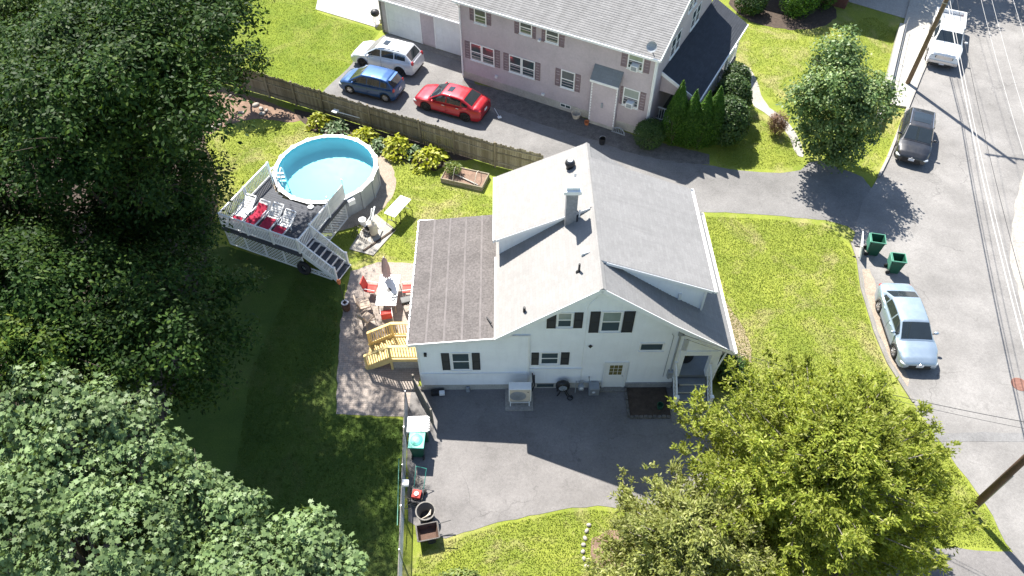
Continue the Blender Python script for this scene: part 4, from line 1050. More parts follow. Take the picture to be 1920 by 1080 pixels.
    def seams(s, xs):
        for x in xs:
            m = MB()
            for sg in (1,-1):
                hw = s.hw(x); zt = s.zt(x); zb = s.sp.get('gc',.19)
                q = [(1.0*hw,lerp(zb,zt-.03,.5)),(.985*hw,lerp(zb,zt-.03,.82)),(.93*hw,lerp(zb,zt-.03,.97))]
                q = [(.975*hw,zb+.05)]+q
                for a,b in zip(q,q[1:]): m.bar((x,sg*(a[0]+.0015),a[1]),(x,sg*(b[0]+.0015),b[1]),.012,.006)
            m.build('door_seam', M['dark'], s.T)

Z0C = .018
# silver sedan on the street
sp = dict(wb=2.68,fo=.92,ro=1.02,W=1.80,H=1.45,r=.325,gh=(-1.78,-1.02,.34,1.16),top=[(-2.40,.72),(-2.34,.90),(-2.1,.985),(-1.7,1.0),(-.9,.955),(.4,.93),(1.1,.92),(1.5,.86),(2.0,.74),(2.2,.63),(2.28,.52)])
c = Car('silver_sedan','silver-blue sedan parked at the road edge beside the front lawn',(18.62,21.95,Z0C),-92.5,sp,paint('silver_blue_paint',(.31,.385,.46),.55,.28))
c.body(); c.cabin(); c.topglass('windshield',.42,1.10,.94); c.topglass('rear_window',-1.68,-1.08,.90)
c.sideglass(-.02,.86); c.sideglass(-.98,-.10); c.sideglass(-1.42,-1.05,.16,.7); c.wheels(); c.details(plate_f=True,emblem=True); c.handles((-.85,.1)); c.seams((.95,-.06,-1.0))
# red sedan
sp = dict(wb=2.70,fo=.90,ro=1.0,W=1.80,H=1.45,r=.33,gh=(-1.86,-1.15,.28,1.20),top=[(-2.35,.74),(-2.28,.96),(-2.0,1.05),(-1.6,1.05),(-.9,.97),(.4,.93),(1.1,.92),(1.5,.87),(2.0,.76),(2.18,.64),(2.25,.54)],spokes=7)
c = Car('red_sedan','red sedan with sunroof parked on the driveway beside the mauve house',(-3.76,39.37,.012),156.5,sp,paint('red_paint',(.42,.011,.022),.25,.28))
c.body(); c.cabin(); c.topglass('windshield',.36,1.13,.94); c.topglass('rear_window',-1.76,-1.2,.90); c.topglass('sunroof',-.28,.08,.50,.016)
c.sideglass(-.02,.88); c.sideglass(-1.02,-.10); c.sideglass(-1.50,-1.1,.16,.7); c.wheels(True); c.details(); c.handles((-.85,.1),M['steel']); c.seams((.98,-.06,-1.05))
# blue hatchback
sp = dict(wb=2.50,fo=.80,ro=.68,W=1.70,H=1.52,r=.30,gh=(-1.86,-1.42,.36,1.30),rd=.08,rw=.74,top=[(-1.93,.62),(-1.90,.90),(-1.7,1.0),(-.9,.985),(.4,.95),(1.2,.93),(1.6,.86),(1.9,.74),(2.02,.62),(2.05,.54)],nose=.14)
c = Car('blue_hatchback','blue hatchback with pale glinting roof parked nearest the board fence',(-8.82,41.2,.012),159.1,sp,paint('blue_paint',(.006,.052,.17),.35,.25))
c.body(); c.cabin(); c.topglass('windshield',.46,1.22,.94); c.topglass('rear_window',-1.82,-1.48,.86)
c.sideglass(.0,.95); c.sideglass(-.92,-.08); c.sideglass(-1.42,-1.0,.16,.78); c.wheels(); c.details(tailz=.86,taill=.07,tailh=.17); c.handles((-.8,.15)); c.seams((1.0,-.04,-.96))
MB().bar((-1.55,-.5,1.46),(-1.55,.5,1.46),.16,.03).build('spoiler', c.p, c.T)
# white SUV
sp = dict(wb=2.70,fo=.93,ro=.98,W=1.85,H=1.68,r=.365,gc=.24,gh=(-2.22,-1.72,.30,1.22),rd=.07,rw=.74,top=[(-2.33,.70),(-2.30,1.0),(-2.1,1.14),(-.9,1.10),(.4,1.06),(1.1,1.04),(1.6,.98),(2.05,.86),(2.22,.72),(2.28,.6)],nose=.15)
c = Car('white_suv','white sport utility car parked in front of the garage doors',(-8.21,44.06,.012),158.8,sp,paint('white_pearl_paint',(.72,.74,.75),.05,.3))
c.body(); c.cabin(); c.topglass('windshield',.40,1.15,.94); c.topglass('rear_window',-2.16,-1.80,.84); c.topglass('sunroof',-.35,.06,.46,.018)
c.sideglass(.0,.9); c.sideglass(-.95,-.09); c.sideglass(-1.78,-1.03,.18,.8); c.wheels(True); c.details(tailz=1.02,taill=.09,tailh=.16); c.handles((-.85,.15)); c.seams((.95,-.05,-1.0))
for sg in (1,-1): MB().bar((-1.6,sg*.60,1.69),(.2,sg*.62,1.70),.035).build('roof_rail', M['dark'], c.T)
for xw in (-1.35,1.35):
    m = MB()
    for sg in (1,-1):
        pts = [(xw+.43*math.cos(a),sg*(c.hw0*.985),.365+.43*math.sin(a)) for a in np.linspace(.1,math.pi-.1,12)]
        m.tube(pts,.03,6)
    m.build('wheel_arch', c.p, c.T)
# black hatchback on the street
sp = dict(wb=2.62,fo=.88,ro=.78,W=1.80,H=1.50,r=.325,gh=(-1.98,-1.50,.26,1.14),rd=.07,rw=.73,top=[(-2.08,.66),(-2.05,.92),(-1.9,1.02),(-.9,.99),(.4,.96),(1.1,.94),(1.5,.89),(1.95,.76),(2.14,.62),(2.19,.54)])
c = Car('black_hatchback','black compact car parked at the kerb beside the round-crowned street tree',(23.78,35.95,Z0C),-114.0,sp,paint('black_paint',(.010,.011,.015),0,.22))
c.body(); c.cabin(); c.topglass('windshield',.34,1.07,.94); c.topglass('rear_window',-1.93,-1.56,.86); c.topglass('sunroof',-1.0,-.1,.72,.016)
c.sideglass(-.02,.86); c.sideglass(-.96,-.10); c.sideglass(-1.5,-1.04,.16,.75); c.wheels(); c.details(plate_f=True,emblem=True,lampw=.24); c.handles((-.8,.1)); c.seams((.92,-.06,-1.0))
for sg in (1,-1): MB().bar((-1.3,sg*.60,1.49),(.2,sg*.63,1.49),.03).build('roof_rail', M['steel'], c.T)
# white pickup
sp = dict(wb=3.55,fo=.98,ro=1.15,W=1.98,H=1.85,r=.40,gc=.32,gh=(-.72,-.52,.86,1.55),rd=.04,rw=.72,nose=.10,top=[(-2.93,.96),(-2.9,1.0),(-.74,1.0),(-.72,1.24),(.4,1.22),(1.5,1.22),(2.2,1.16),(2.62,1.08),(2.72,.9),(2.76,.75)])
PKW = paint('white_truck_paint',(.74,.74,.73),.0,.35)
c = Car('white_pickup','white pickup truck with open bed parked beside the utility pole',(29.15,46.0,Z0C),-113.5,sp,PKW,'pickup')
c.body(); c.cabin(); c.topglass('windshield',.94,1.48,.94); c.topglass('rear_window',-.70,-.56,.86)
c.sideglass(.12,1.2); c.sideglass(-.50,.02); c.wheels(); c.details(lampz=.98,tailz=.95,lampw=.14,plate_f=True); c.handles((-.35,.3)); c.seams((1.25,.05,-.55))
b = MB(); b.bbox(-2.92,-.74,.84,.97,.98,1.30,.02); b.bbox(-2.92,-.74,-.97,-.84,.98,1.30,.02); b.bbox(-2.93,-2.84,-.95,.95,.98,1.30,.02); b.bbox(-.80,-.72,-.95,.95,.98,1.30,.02)
b.build('bed_walls', PKW, c.T); MB().box(-2.84,-.80,-.84,.84,1.03,1.05).build('bed_floor', M['pipe'], c.T)
MB().bbox(2.70,2.80,-.92,.92,.48,.66,.03).build('bumper', M['steel'], c.T)
MB().bbox(2.735,2.775,-.5,.5,.78,1.02,.02).build('chrome_grille', M['steel'], c.T)
# white car mostly hidden under the cedars
sp = dict(wb=2.68,fo=.92,ro=1.0,W=1.80,H=1.47,r=.325,gh=(-1.80,-1.05,.32,1.16),top=[(-2.40,.72),(-2.34,.92),(-2.1,1.0),(-.9,.96),(.4,.93),(1.1,.92),(1.5,.86),(2.0,.74),(2.2,.63),(2.28,.52)])
c = Car('white_sedan','white car half hidden below the cedar branches by the drive mouth',(13.3,9.0,.014),8,sp,paint('plain_white_paint',(.72,.73,.73),.0,.32))
c.body(); c.cabin(); c.topglass('windshield',.40,1.10,.94); c.topglass('rear_window',-1.70,-1.1,.90)
c.sideglass(-.02,.86); c.sideglass(-.98,-.10); c.wheels(); c.details(); c.handles((-.85,.1)); c.seams((.95,-.06,-1.0))

# ================================================================== board fence
FP = [(-19.4,42.3),(-15.3,40.55),(-11.6,38.85),(-8.5,37.4),(-5.4,36.0),(-3.35,35.05),(-.95,33.95),(1.75,32.95)]
FN = thing('board_fence', 'weathered brown board fence between the pool garden and the driveway', 'fence')
pk = None; cnt = 0
def addpart(name, me, loc, rz, par):
    o = bpy.data.objects.new(name, me); COL.objects.link(o); o.parent = par; o.location = loc; o.rotation_euler.z = rz; return o
pme = []
for h in (1.66,1.70,1.74):
    o = MB().add([(-.068,-.01,.03),(.068,-.01,.03),(.068,.01,.03),(-.068,.01,.03),(-.068,-.01,h-.05),(.068,-.01,h-.05),(.068,.01,h-.05),(-.068,.01,h-.05),(-.03,-.01,h),(.03,-.01,h),(.03,.01,h),(-.03,.01,h)],
        [(0,1,5,4),(1,2,6,5),(2,3,7,6),(3,0,4,7),(4,5,9,8),(5,6,10,9),(6,7,11,10),(7,4,8,11),(8,9,10,11),(3,2,1,0)]).build('picket', M['fencewood'], FN); pme.append(o.data); bpy.data.objects.remove(o)
for (a,b) in zip(FP,FP[1:]):
    A = Vector(a); B = Vector(b); L = (B-A).length; an = math.atan2(B.y-A.y,B.x-A.x); nb = int(L/.142)
    for i in range(nb):
        p = A.lerp(B,(i+.5)/nb); addpart('picket', random.choice(pme), (p.x,p.y,random.uniform(-.015,.02)), an+random.uniform(-.03,.03), FN)
    npst = max(1,round(L/2.3))
    for i in range(npst):
        p = A.lerp(B,i/npst); nx = Vector((-math.sin(an),math.cos(an)))*-.07
        MB().bbox(-.055,.055,-.055,.055,0,1.82,.012).build('post', M['fencewood'], FN).location = (p.x+nx.x,p.y+nx.y,0)
    for z in (.35,1.05,1.48):
        nx = Vector((-math.sin(an),math.cos(an)))*-.03
        MB().bar((A.x+nx.x,A.y+nx.y,z),(B.x+nx.x,B.y+nx.y,z),.035,.08).build('rail', M['fencewood'], FN)
# white pole lying along the fence
p0, p1 = G(630,209,.8), G(703,229,.35)
SK = thing('leaf_skimmer', 'long white skimmer pole leaning along the board fence', 'pool pole')
MB().tube([p0,p1],.028,8).build('pole', M['plastic_w'], SK)
MB().bbox(-.22,.12,-.16,.16,-.03,.05,.02).build('net_head', M['plastic_w'], SK, M=Matrix.Translation(p0) @ Matrix.Rotation(R(-25),4,'Z'))
# raised bed
RB = thing('raised_bed', 'timber raised vegetable bed with soil and white hoops', 'raised bed', (-2.66,32.78,0), math.atan2(31.88-32.64,-1.70+4.03))
lw, ld = 2.5, 1.25
for x0,x1,y0,y1 in ((-lw/2,lw/2,-ld/2,-ld/2+.06),(-lw/2,lw/2,ld/2-.06,ld/2),(-lw/2,-lw/2+.06,-ld/2+.06,ld/2-.06),(lw/2-.06,lw/2,-ld/2+.06,ld/2-.06)):
    for z in (0,.16): MB().bbox(x0,x1,y0,y1,z,z+.152,.01).build('plank', M['fencewood'], RB)
MB().box(-lw/2+.06,lw/2-.06,-ld/2+.06,ld/2-.06,0,.25).build('soil', M['soil'], RB)
for x in (-.55,.75):
    MB().tube([(x,-ld/2+.05+ (ld-.1)*t, .25+.55*math.sin(math.pi*t)) for t in np.linspace(0,1,12)],.018,6).build('hoop', M['cream'], RB)
MB().bar((-.6,-.05,.32),(.95,-.5,.32),.07,.04).build('loose_board', M['concrete'], RB)
# folding table
ft = [G(u,v,.9) for u,v in ((750,370),(765,378),(727,395),(740,402))]; cx = sum(p.x for p in ft)/4; cy = sum(p.y for p in ft)/4
FT = thing('folding_table', 'white topped folding table with black trestle legs on the lawn', 'table', (cx,cy,0), math.atan2(30.38-29.36,-6.04+6.6))
MB().bbox(-.78,.78,-.34,.34,.84,.90,.015).build('table_top', M['plastic_w'], FT)
for x in (-.55,-.18,.18,.55):
    for y in (-.26,.26): MB().tube([(x,y,.84),(x*1.25 + (.1 if x > 0 else -.1),y*1.15,0)],.02,6).build('leg', M['dark'], FT)
for x in (-.5,.5): MB().bar((x*1.2,-.28,.3),(x*1.2,.28,.3),.03).build('brace', M['dark'], FT)
# patio dining set
PT = thing('patio_table', 'white topped rectangular patio table on the paver patio', 'table', (-6.05,24.02,.008), R(-1))
MB().bbox(-.5,.5,-.98,.98,.69,.73,.015).build('table_top', M['plastic_w'], PT)
for x in (-.42,.42):
    for y in (-.85,.85): MB().tube([(x*.9,y*.9,.69),(x,y,0)],.025,8).build('leg', M['tan'], PT)
tb = MB().bbox(-.10,.10,-.10,.10,.0,.03,.01).build('tray', M['dark']); tb.location = (-6.0,24.0,.74); tb.rotation_euler.z = .7; tag(tb,'small dark square tray in the middle of the patio table','tray')
for (x,y) in ((-5.75,23.45),(-5.68,23.62)):
    o = MB().lathe([(.10,0),(.11,.05),(.09,.055),(.08,.01),(.001,.01)],14,cap=False).build('bowl', M['pipe']); o.location = (x,y,.74); tag(o,'grey bowl at the near end of the patio table','bowl','bowls on the patio table')
UM = thing('folded_umbrella', 'closed faded pink patio umbrella at the far end of the table', 'umbrella', (-6.15,24.75,.01))
MB().tube([(0,0,0),(0,0,2.3)],.02,8).build('pole', M['plastic_w'], UM)
pr = MB(); NN = 16; vs = []; fs = []
for i,(r,z) in enumerate([(.03,2.28),(.10,2.1),(.14,1.7),(.17,1.35),(.15,1.1),(.20,.95)]):
    for k in range(NN): a = 2*math.pi*k/NN; rr = r*(1+.28*(1 if k%2 else -1)); vs.append((rr*math.cos(a),rr*math.sin(a),z))
for i in range(5):
    for k in range(NN): fs.append((i*NN+k,i*NN+(k+1)%NN,(i+1)*NN+(k+1)%NN,(i+1)*NN+k))
pr.add(vs,fs).build('canopy', M['pink'], UM, smooth=True)
MB().lathe([(.24,0),(.24,.06),(.05,.1)],18).build('base', M['concrete_d'], UM)
def chair(lab, x, y, rz, mat, grp=None, cush=True):
    C = thing('patio_chair', lab, 'chair', (x,y,.008), rz, grp)
    MB().bbox(-.26,.26,-.26,.26,.40,.47,.03).build('seat', mat, C)
    MB().bbox(-.26,.26,-.03,.03,0,.58,.025).build('backrest', mat, C, M=Matrix.Translation((0,-.27,.46)) @ Matrix.Rotation(R(14),4,'X'))
    for sx in (-.27,.27):
        MB().tube([(sx,.24,0),(sx,.26,.62),(sx,-.2,.66),(sx,-.32,.62),(sx,-.36,0)],.016,6).build('arm_frame', M['plastic_w'] if mat == M['red_chair'] else M['tan'], C)
    return C
chair('red cushioned patio chair on the far left side of the table', -6.95,24.35,R(-100),M['red_chair'],None)
chair('red cushioned patio chair pushed in at the near end of the table', -6.02,22.72,R(12),M['red_chair'],None)
chair('red cushioned patio chair between the table and the extension eaves', -5.15,24.35,R(95),M['red_chair'],None)
chair('tan sling chair on the near left side of the patio table', -7.15,23.35,R(-70),M['tan'],None)
chair('tan sling chair pulled away from the near left table corner', -6.95,22.55,R(-35),M['tan'],None)
bg_ = thing('grill', 'dark covered grill beside the table under the extension eaves', 'grill', (-5.1,23.45,.01), .3)
MB().bbox(-.28,.28,-.2,.2,.5,.72,.05).build('lid', M['dark'], bg_); MB().lathe([(.02,0),(.26,.22),(.24,.24)],16,(0,0,.42)).build('bowl', M['dark'], bg_)
for sx in (-.22,.22):
    for sy in (-.15,.15): MB().bar((sx,sy,0),(sx,sy,.52),.03).build('leg', M['pipe'], bg_)
# torch in its planter
TT = thing('patio_torch', 'bamboo torch standing in a dark barrel planter at the patio edge', 'torch', tuple(G(650,580))[:2]+(.01,))
MB().lathe([(.17,0),(.21,.2),(.21,.35),(.18,.5)],18).build('planter', M['polebrown'], TT, smooth=True)
MB().lathe([(.10,.49),(.18,.5),(.18,.53),(.10,.53)],18,cap=False).build('planter_rim', M['metal'], TT)
MB().tube([(0,0,.4),(-.03,.0,1.9)],.018,8).build('pole', M['dark'], TT)
MB().lathe([(.03,1.88),(.09,2.0),(.10,2.14),(.05,2.22)],12,(-.03,0,0)).build('torch_head', M['orange'], TT)
# fresh pine steps at the extension's side
YS = thing('pine_steps', 'fresh yellow pine landing and steps with railings at the extension', 'steps', (-4.06,18.85,.008), R(.6))
PZ2 = .82; px0, px1, py0, py1 = -1.42, -.02, 1.05, 2.35
for i in range(10):
    y = py0+(py1-py0)*i/10; MB().box(px0,px1,y+.004,y+.126,PZ2-.035,PZ2).build('deck_board', M['newwood'], YS)
MB().box(px0,px1,py0-.04,py0-.002,PZ2-.2,PZ2+.0).box(px0,px1,py1+.002,py1+.04,PZ2-.2,PZ2).box(px0-.04,px0-.002,py0,py1,PZ2-.2,PZ2-.04).build('joist', M['newwood'], YS)
MB().box(px0+.05,px1,py0+.02,py0+.06,0,PZ2-.2).build('skirt_panel', M['concrete'], YS)
for i in range(4):
    z = PZ2*(3.3-i)/4.3; x = px0-.04-.29*i
    MB().box(x-.30,x,py0+.02,py1-.02,z-.04,z).build('tread', M['newwood'], YS)
    MB().box(x-.02,x,py0+.02,py1-.02,z+.002,z+.15).build('riser', M['newwood'], YS)
xb = px0-1.20
for y in (py0,py1):
    MB().bar((px0,y,PZ2-.12),(xb,y,.02),.045,.28).build('stringer', M['newwood'], YS)
    for (qa,qb,qh) in ((px0-.05,px0+.05,PZ2+.95),(px1-.10,px1,PZ2+.95),(xb,xb+.1,1.05)): MB().box(qa,qb,y-.05,y+.05,0,qh).build('rail_post', M['newwood'], YS)
    MB().bar((px0,y,PZ2+.93),(px1,y,PZ2+.93),.14,.035).bar((px0,y,PZ2+.12),(px1,y,PZ2+.12),.04,.08).build('rail', M['newwood'], YS)
    MB().bar((px0,y,PZ2+.93),(xb+.02,y,1.03),.14,.035).bar((px0,y,PZ2+.12),(xb+.05,y,.22),.04,.08).build('rail', M['newwood'], YS)
    m = MB()
    for i in range(1,11): x = lerp(px0,px1,i/11); m.bar((x,y,PZ2+.12),(x,y,PZ2+.93),.036)
    for i in range(1,10):
        t = i/10; x = lerp(px0,xb+.05,t); m.bar((x,y,lerp(PZ2+.12,.22,t)),(x,y,lerp(PZ2+.93,1.03,t)),.036)
    m.build('balusters', M['newwood'], YS)
# heat pump
AC = thing('heat_pump', 'cream outdoor heat pump unit on a stand against the white house', 'heat pump', (-4.03,18.82,.012), R(.6))
MB().bbox(3.72,4.96,-1.22,-.12,0,.06,.02).build('pad', M['concrete'], AC)
MB().bbox(3.88,4.86,-1.0,-.62,.42,1.42,.03).build('housing', M['plastic_w'], AC)
fan = MB().box(3.92,4.82,-1.012,-1.0,.46,1.38).build('front_panel', M['cream'], AC)
m = MB()
for r in (.10,.18,.26,.34): m.lathe([(r-.008,-.012),(r+.008,-.012),(r+.008,0),(r-.008,0)],28,(4.28,-1.012,.9),'y',cap=False)
for a in range(12): m.bar((4.28,-1.02,.9),(4.28+.36*math.cos(a*math.pi/6),-1.02,.9+.36*math.sin(a*math.pi/6)),.008)
m.build('fan_grille', M['pipe'], fan); MB().lathe([(.36,0),(.001,.0)],28,(4.28,-1.0135,.9),'y',cap=False).build('fan_opening', M['pipe'], fan)
MB().box(4.68,4.76,-1.02,-1.012,1.2,1.24).build('badge', M['dark'], fan)
for x in (3.95,4.78):
    for y in (-.98,-.64): MB().box(x-.025,x+.025,y-.025,y+.025,.06,.42).build('leg', M['plastic_w'], AC)
MB().box(3.95,4.78,-.99,-.965,.30,.34).build('brace', M['plastic_w'], AC)
MB().tube([(4.86,-.8,.9),(5.0,-.6,1.1),(5.0,-.1,1.15)],.035,8).tube([(4.86,-.75,1.0),(4.94,-.5,1.25),(4.92,-.1,1.3)],.03,8).build('line_set', M['dark'], AC)
# hose reel, meter, boxes at the wall
def hl(x,y,z=0): return tuple(HW.matrix_basis @ Vector((x,y,z)))
HR = thing('hose_reel', 'dark garden hose reel standing against the white house wall', 'hose reel', (-4.03,18.82,.012), R(.6))
MB().lathe([(.20,-.12),(.30,-.10),(.32,0),(.30,.10),(.20,.12),(.2,-.12)],24,(6.28,-.32,.62),'y',cap=False).build('hose_coil', M['dark'], HR, smooth=True)
m = MB().lathe([(.19,-.14),(.01,-.14)],20,(6.28,-.32,.62),'y',cap=False)
for a in range(3): m.bar((6.28-.17*math.cos(a*1.05),-.47,.62-.17*math.sin(a*1.05)),(6.28+.17*math.cos(a*1.05),-.47,.62+.17*math.sin(a*1.05)),.04,.02)
m.build('reel_hub', M['pipe'], HR); MB().bar((6.05,-.45,0),(6.28,-.45,.62),.04).bar((6.5,-.45,0),(6.28,-.45,.62),.04).bar((6.05,-.2,0),(6.28,-.2,.62),.04).bar((6.5,-.2,0),(6.28,-.2,.62),.04).build('stand', M['dark'], HR)
pts = [(6.4,-.4,.4),(6.6,-.55,.1)]+[(6.62+.12*math.cos(a*.5),-.6+.12*math.sin(a*.5),.03+.004*a) for a in range(16)]
MB().tube(pts,.022,6).build('hose_end', M['dark'], HR)
GM = thing('gas_meter', 'grey gas meter with pipes against the white house wall', 'gas meter', (-4.03,18.82,.012), R(.6))
MB().bbox(6.98,7.22,-.42,-.2,.35,.68,.05).build('meter_body', M['pipe'], GM); MB().lathe([(.08,0),(.08,.03)],14,(7.1,-.43,.55),'y').build('dial', M['plate'], GM)
MB().tube([(7.02,-.3,.68),(7.02,-.3,.95),(6.86,-.3,.95),(6.86,-.3,0)],.025,8).tube([(7.18,-.3,.68),(7.18,-.3,.88),(7.45,-.3,.88),(7.45,-.02,.88)],.025,8).build('pipework', M['pipe'], GM)
EB = thing('utility_cabinet', 'low grey utility box beside the cellar door', 'utility box', (-4.03,18.82,.012), R(.6))
MB().bbox(7.46,7.92,-.46,-.06,0,.55,.03).build('cabinet', M['pipe'], EB); MB().bbox(7.50,7.88,-.48,-.46,.06,.5,.02).build('cover', M['metal'], EB); MB().lathe([(.07,0),(.07,.03)],12,(7.66,-.49,.3),'y').build('dial', M['plate'], EB)
o = MB().lathe([(.12,0),(.15,.24),(.13,.24),(.11,.02),(.001,.02)],16,cap=False).build('plant_pot', M['green_bin']); o.location = hl(10.55,-1.15,.10); tag(o,'small green pot standing in the stone bed by the porch steps','pot')
for i,(x,y) in enumerate(((11.32,-.42),(11.36,-1.10))):
    C = thing('potted_plant','small dark potted plant on the porch steps beside the rail','potted plant',hl(x,y,.55 if i == 0 else .18),0,'potted plants on the porch steps')
    MB().lathe([(.06,0),(.08,.14),(.001,.14)],12,cap=False).build('pot', M['dark'], C)
    MB().ell((0,0,.2),.11,.11,.10,8,6).build('foliage', M['shutter'], C)
# clutter by the extension wall
CL = thing('toolbox', 'black tool box with a white lid corner by the extension wall', 'tool box', hl(.75,-.28,.012), .1)
MB().bbox(-.35,.25,-.12,.12,0,.22,.03).build('box', M['dark'], CL); MB().bbox(.02,.26,-.2,.0,.12,.26,.02).build('white_tin', M['plastic_w'], CL)
o = MB().bbox(-.08,.08,-.06,.06,0,.32,.02).build('downpipe_box', M['pipe']); o.location = hl(2.05,-.17,.012); tag(o,'small grey box at the foot of the extension wall','box')
# bins by the chain link fence
def bin_(name, lab, loc, rz, body, lid, open_=False, s=1.0, grp=None):
    B = thing(name, lab, 'bin', loc, rz, grp); h = 1.02*s
    q = lambda a,z: [(-a,-a*1.1,z),(a,-a*1.1,z),(a,a*1.1,z),(-a,a*1.1,z)]
    a0, a1 = .22*s, .29*s; t = .02
    m = MB(); v = q(a0,.04)+q(a1,h)+q(a1-t,h)+q(a0-t,.08)
    m.add(v,[(3,2,1,0),(0,1,5,4),(1,2,6,5),(2,3,7,6),(3,0,4,7),(4,5,9,8),(5,6,10,9),(6,7,11,10),(7,4,8,11),(9,8,12,13),(10,9,13,14),(11,10,14,15),(8,11,15,12),(12,15,14,13)]).build('body', body, B)
    r = MB(); 
    for (x0,x1,y0,y1) in ((-a1-.03,a1+.03,-a1*1.1-.03,-a1*1.1),(-a1-.03,a1+.03,a1*1.1,a1*1.1+.03),(-a1-.03,-a1,-a1*1.1,a1*1.1),(a1,a1+.03,-a1*1.1,a1*1.1)): r.box(x0,x1,y0,y1,h-.05,h+.012)
    r.build('rim', lid, B)
    if open_: MB().bbox(-a1-.02,a1+.02,0,.04,-.62*s,.0,.015).build('lid', lid, B, M=Matrix.Translation((0,a1*1.1+.05,h)) @ Matrix.Rotation(R(-6),4,'X'))
    else:
        m = MB(); m.bbox(-a1-.04,a1+.04,-a1*1.1-.05,a1*1.1+.05,h+.012,h+.05,.015); m.ell((0,0,h+.045),a1*.9,a1*1.0,.05,14,6); m.build('lid', lid, B)
    MB().tube([(-a1*.8,a1*1.1+.07,h-.03),(a1*.8,a1*1.1+.07,h-.03)],.016,8).build('handle', body, B)
    for sx in (-1,1): MB().lathe([(.11,-.03),(.12,0),(.11,.03)],16,(sx*(a0+.02),a0*1.1+.04,.11),'x').build('wheel', M['rubber'], B)
    return B
bin_('wheelie_bin','teal-lidded green bin below the lattice by the front drive',(-3.95,15.62,.012),R(178),M['green_bin'],M['teal'])
WB = thing('storage_box','white lidded plastic storage box behind the teal-lidded bin','storage box',(-3.98,16.42,.012),R(2))
MB().bbox(-.40,.40,-.34,.34,0,.92,.04).build('body', M['green_bin'], WB)
for sx in (-1,1): MB().bbox(min(0,sx*.44),max(0,sx*.44),-.38,.38,.92,1.02,.03).build('lid', M['plastic_w'], WB)
m = MB()
for i in range(6): m.box(.42,.50,-.33+i*.12,-.27+i*.12,.93,1.0)
m.build('lid_ribs', M['plastic_w'], WB)
bin_('wheelie_bin','open empty green bin beside the white board at the road edge',tuple(G(1633,474))[:2]+(.018,),R(78),M['green_bin'],M['green_rim'],True,1.05)
bin_('wheelie_bin','open empty green bin standing alone just behind the silver sedan',tuple(G(1672,508))[:2]+(.018,),R(80),M['green_bin'],M['green_rim'],True,.98)
WHB = thing('white_board','white board leaning behind the first green bin at the lawn corner','board',tuple(G(1613,474))[:2]+(.01,),R(72))
MB().bbox(-.55,.55,-.03,.03,0,1.0,.02).build('panel', M['plastic_w'], WHB, M=Matrix.Rotation(R(-12),4,'X')); [MB().bar((q,0,.02),(q,.35,.02),.05).build('foot', M['dark'], WHB) for q in (-.4,.4)]
# chain link fence
CF = thing('chain_link_fence', 'grey chain link fence along the shaded lawn beside the front drive', 'fence')
ca, cb = Vector((-4.62,17.9)), Vector((-4.02,7.5)); L = (cb-ca).length; npst = 6
for i in range(npst+1):
    p = ca.lerp(cb,i/npst); MB().tube([(p.x,p.y,0),(p.x,p.y,1.25)],.028,8).build('post', M['metal'], CF)
MB().tube([(ca.x,ca.y,1.22),(cb.x,cb.y,1.22)],.022,8).build('top_rail', M['concrete_d'], CF)
m = MB(); x = -1.2; d = (cb-ca)/L
while x < L:
    for s in (1,-1):
        t0 = max(0,-x/1.2); t1 = min(1,(L-x)/1.2)
        if t1 > t0:
            p = ca+d*(x+1.2*t0); q = ca+d*(x+1.2*t1); z = (1.2*t0,1.2*t1) if s > 0 else (1.2-1.2*t0,1.2-1.2*t1)
            m.bar((p.x,p.y,z[0]),(q.x,q.y,z[1]),.006)
    x += .10
m.build('mesh', M['metal'], CF)
LT = thing('lattice_gate', 'dark lattice gate panel between extension corner and storage box', 'gate', (-4.35,18.7,.01), R(-62))
m = MB()
for i in range(-8,16):
    for s in (1,-1):
        x0 = i*.14; t0 = max(0,-x0/1.0); t1 = min(1,(1.9-x0)/1.0)
        if t1 > t0: m.bar((x0+t0,s*.008,.1+(t0 if s > 0 else 1-t0)),(x0+t1,s*.008,.1+(t1 if s > 0 else 1-t1)),.012,.04,up=(0,1,0))
m.build('lattice', M['greybark'], LT); MB().box(-.04,.04,-.04,.04,0,1.3).box(1.88,1.96,-.04,.04,0,1.25).box(.04,1.88,-.02,.02,1.1,1.17).box(.04,1.88,-.02,.02,.06,.12).build('frame', M['greybark'], LT)
# lawn mower, tub, cart by the fence
MW = thing('lawn_mower','red lawn mower parked against the chain link fence','mower',(-3.86,13.55,.012),R(80))
MB().bbox(-.32,.34,-.26,.26,.1,.26,.06).build('deck', M['dark'], MW); MB().bbox(-.16,.2,-.18,.18,.26,.42,.05).build('engine', M['red_chair'], MW); MB().lathe([(.10,.42),(.09,.46),(.001,.46)],14,cap=False).build('cap', M['metal'], MW)
for x in (-.26,.28):
    for y in (-.28,.28): MB().lathe([(.10,-.025),(.11,0),(.10,.025)],16,(x,y,.11),'y').build('wheel', M['rubber'], MW)
MB().tube([(.3,-.2,.2),(.95,-.22,.85),(.98,.22,.85),(.3,.2,.2)],.016,6).build('handle', M['teal'], MW)
TU = thing('round_tub','round pale-rimmed tub with sticks in it beside the mower','tub',(-3.42,12.75,.012))
MB().lathe([(.28,0),(.36,.55),(.39,.56),(.39,.60),(.34,.60),(.26,.06),(.001,.06)],24,cap=False).build('shell', M['dark'], TU, smooth=True)
MB().lathe([(.35,.57),(.40,.57),(.40,.62),(.35,.62),(.35,.57)],28,cap=False).build('rim', M['concrete_d'], TU)
for i in range(6): MB().tube([(-.25+.05*i,-.2,.2),(.2,.05+.04*i-.15,.5)],.02,5).build('stick', M['cream'], TU)
CT = thing('garden_cart','dark garden cart with pale rim at the drive corner by the lawn','cart',(-3.28,11.95,.012),R(12))
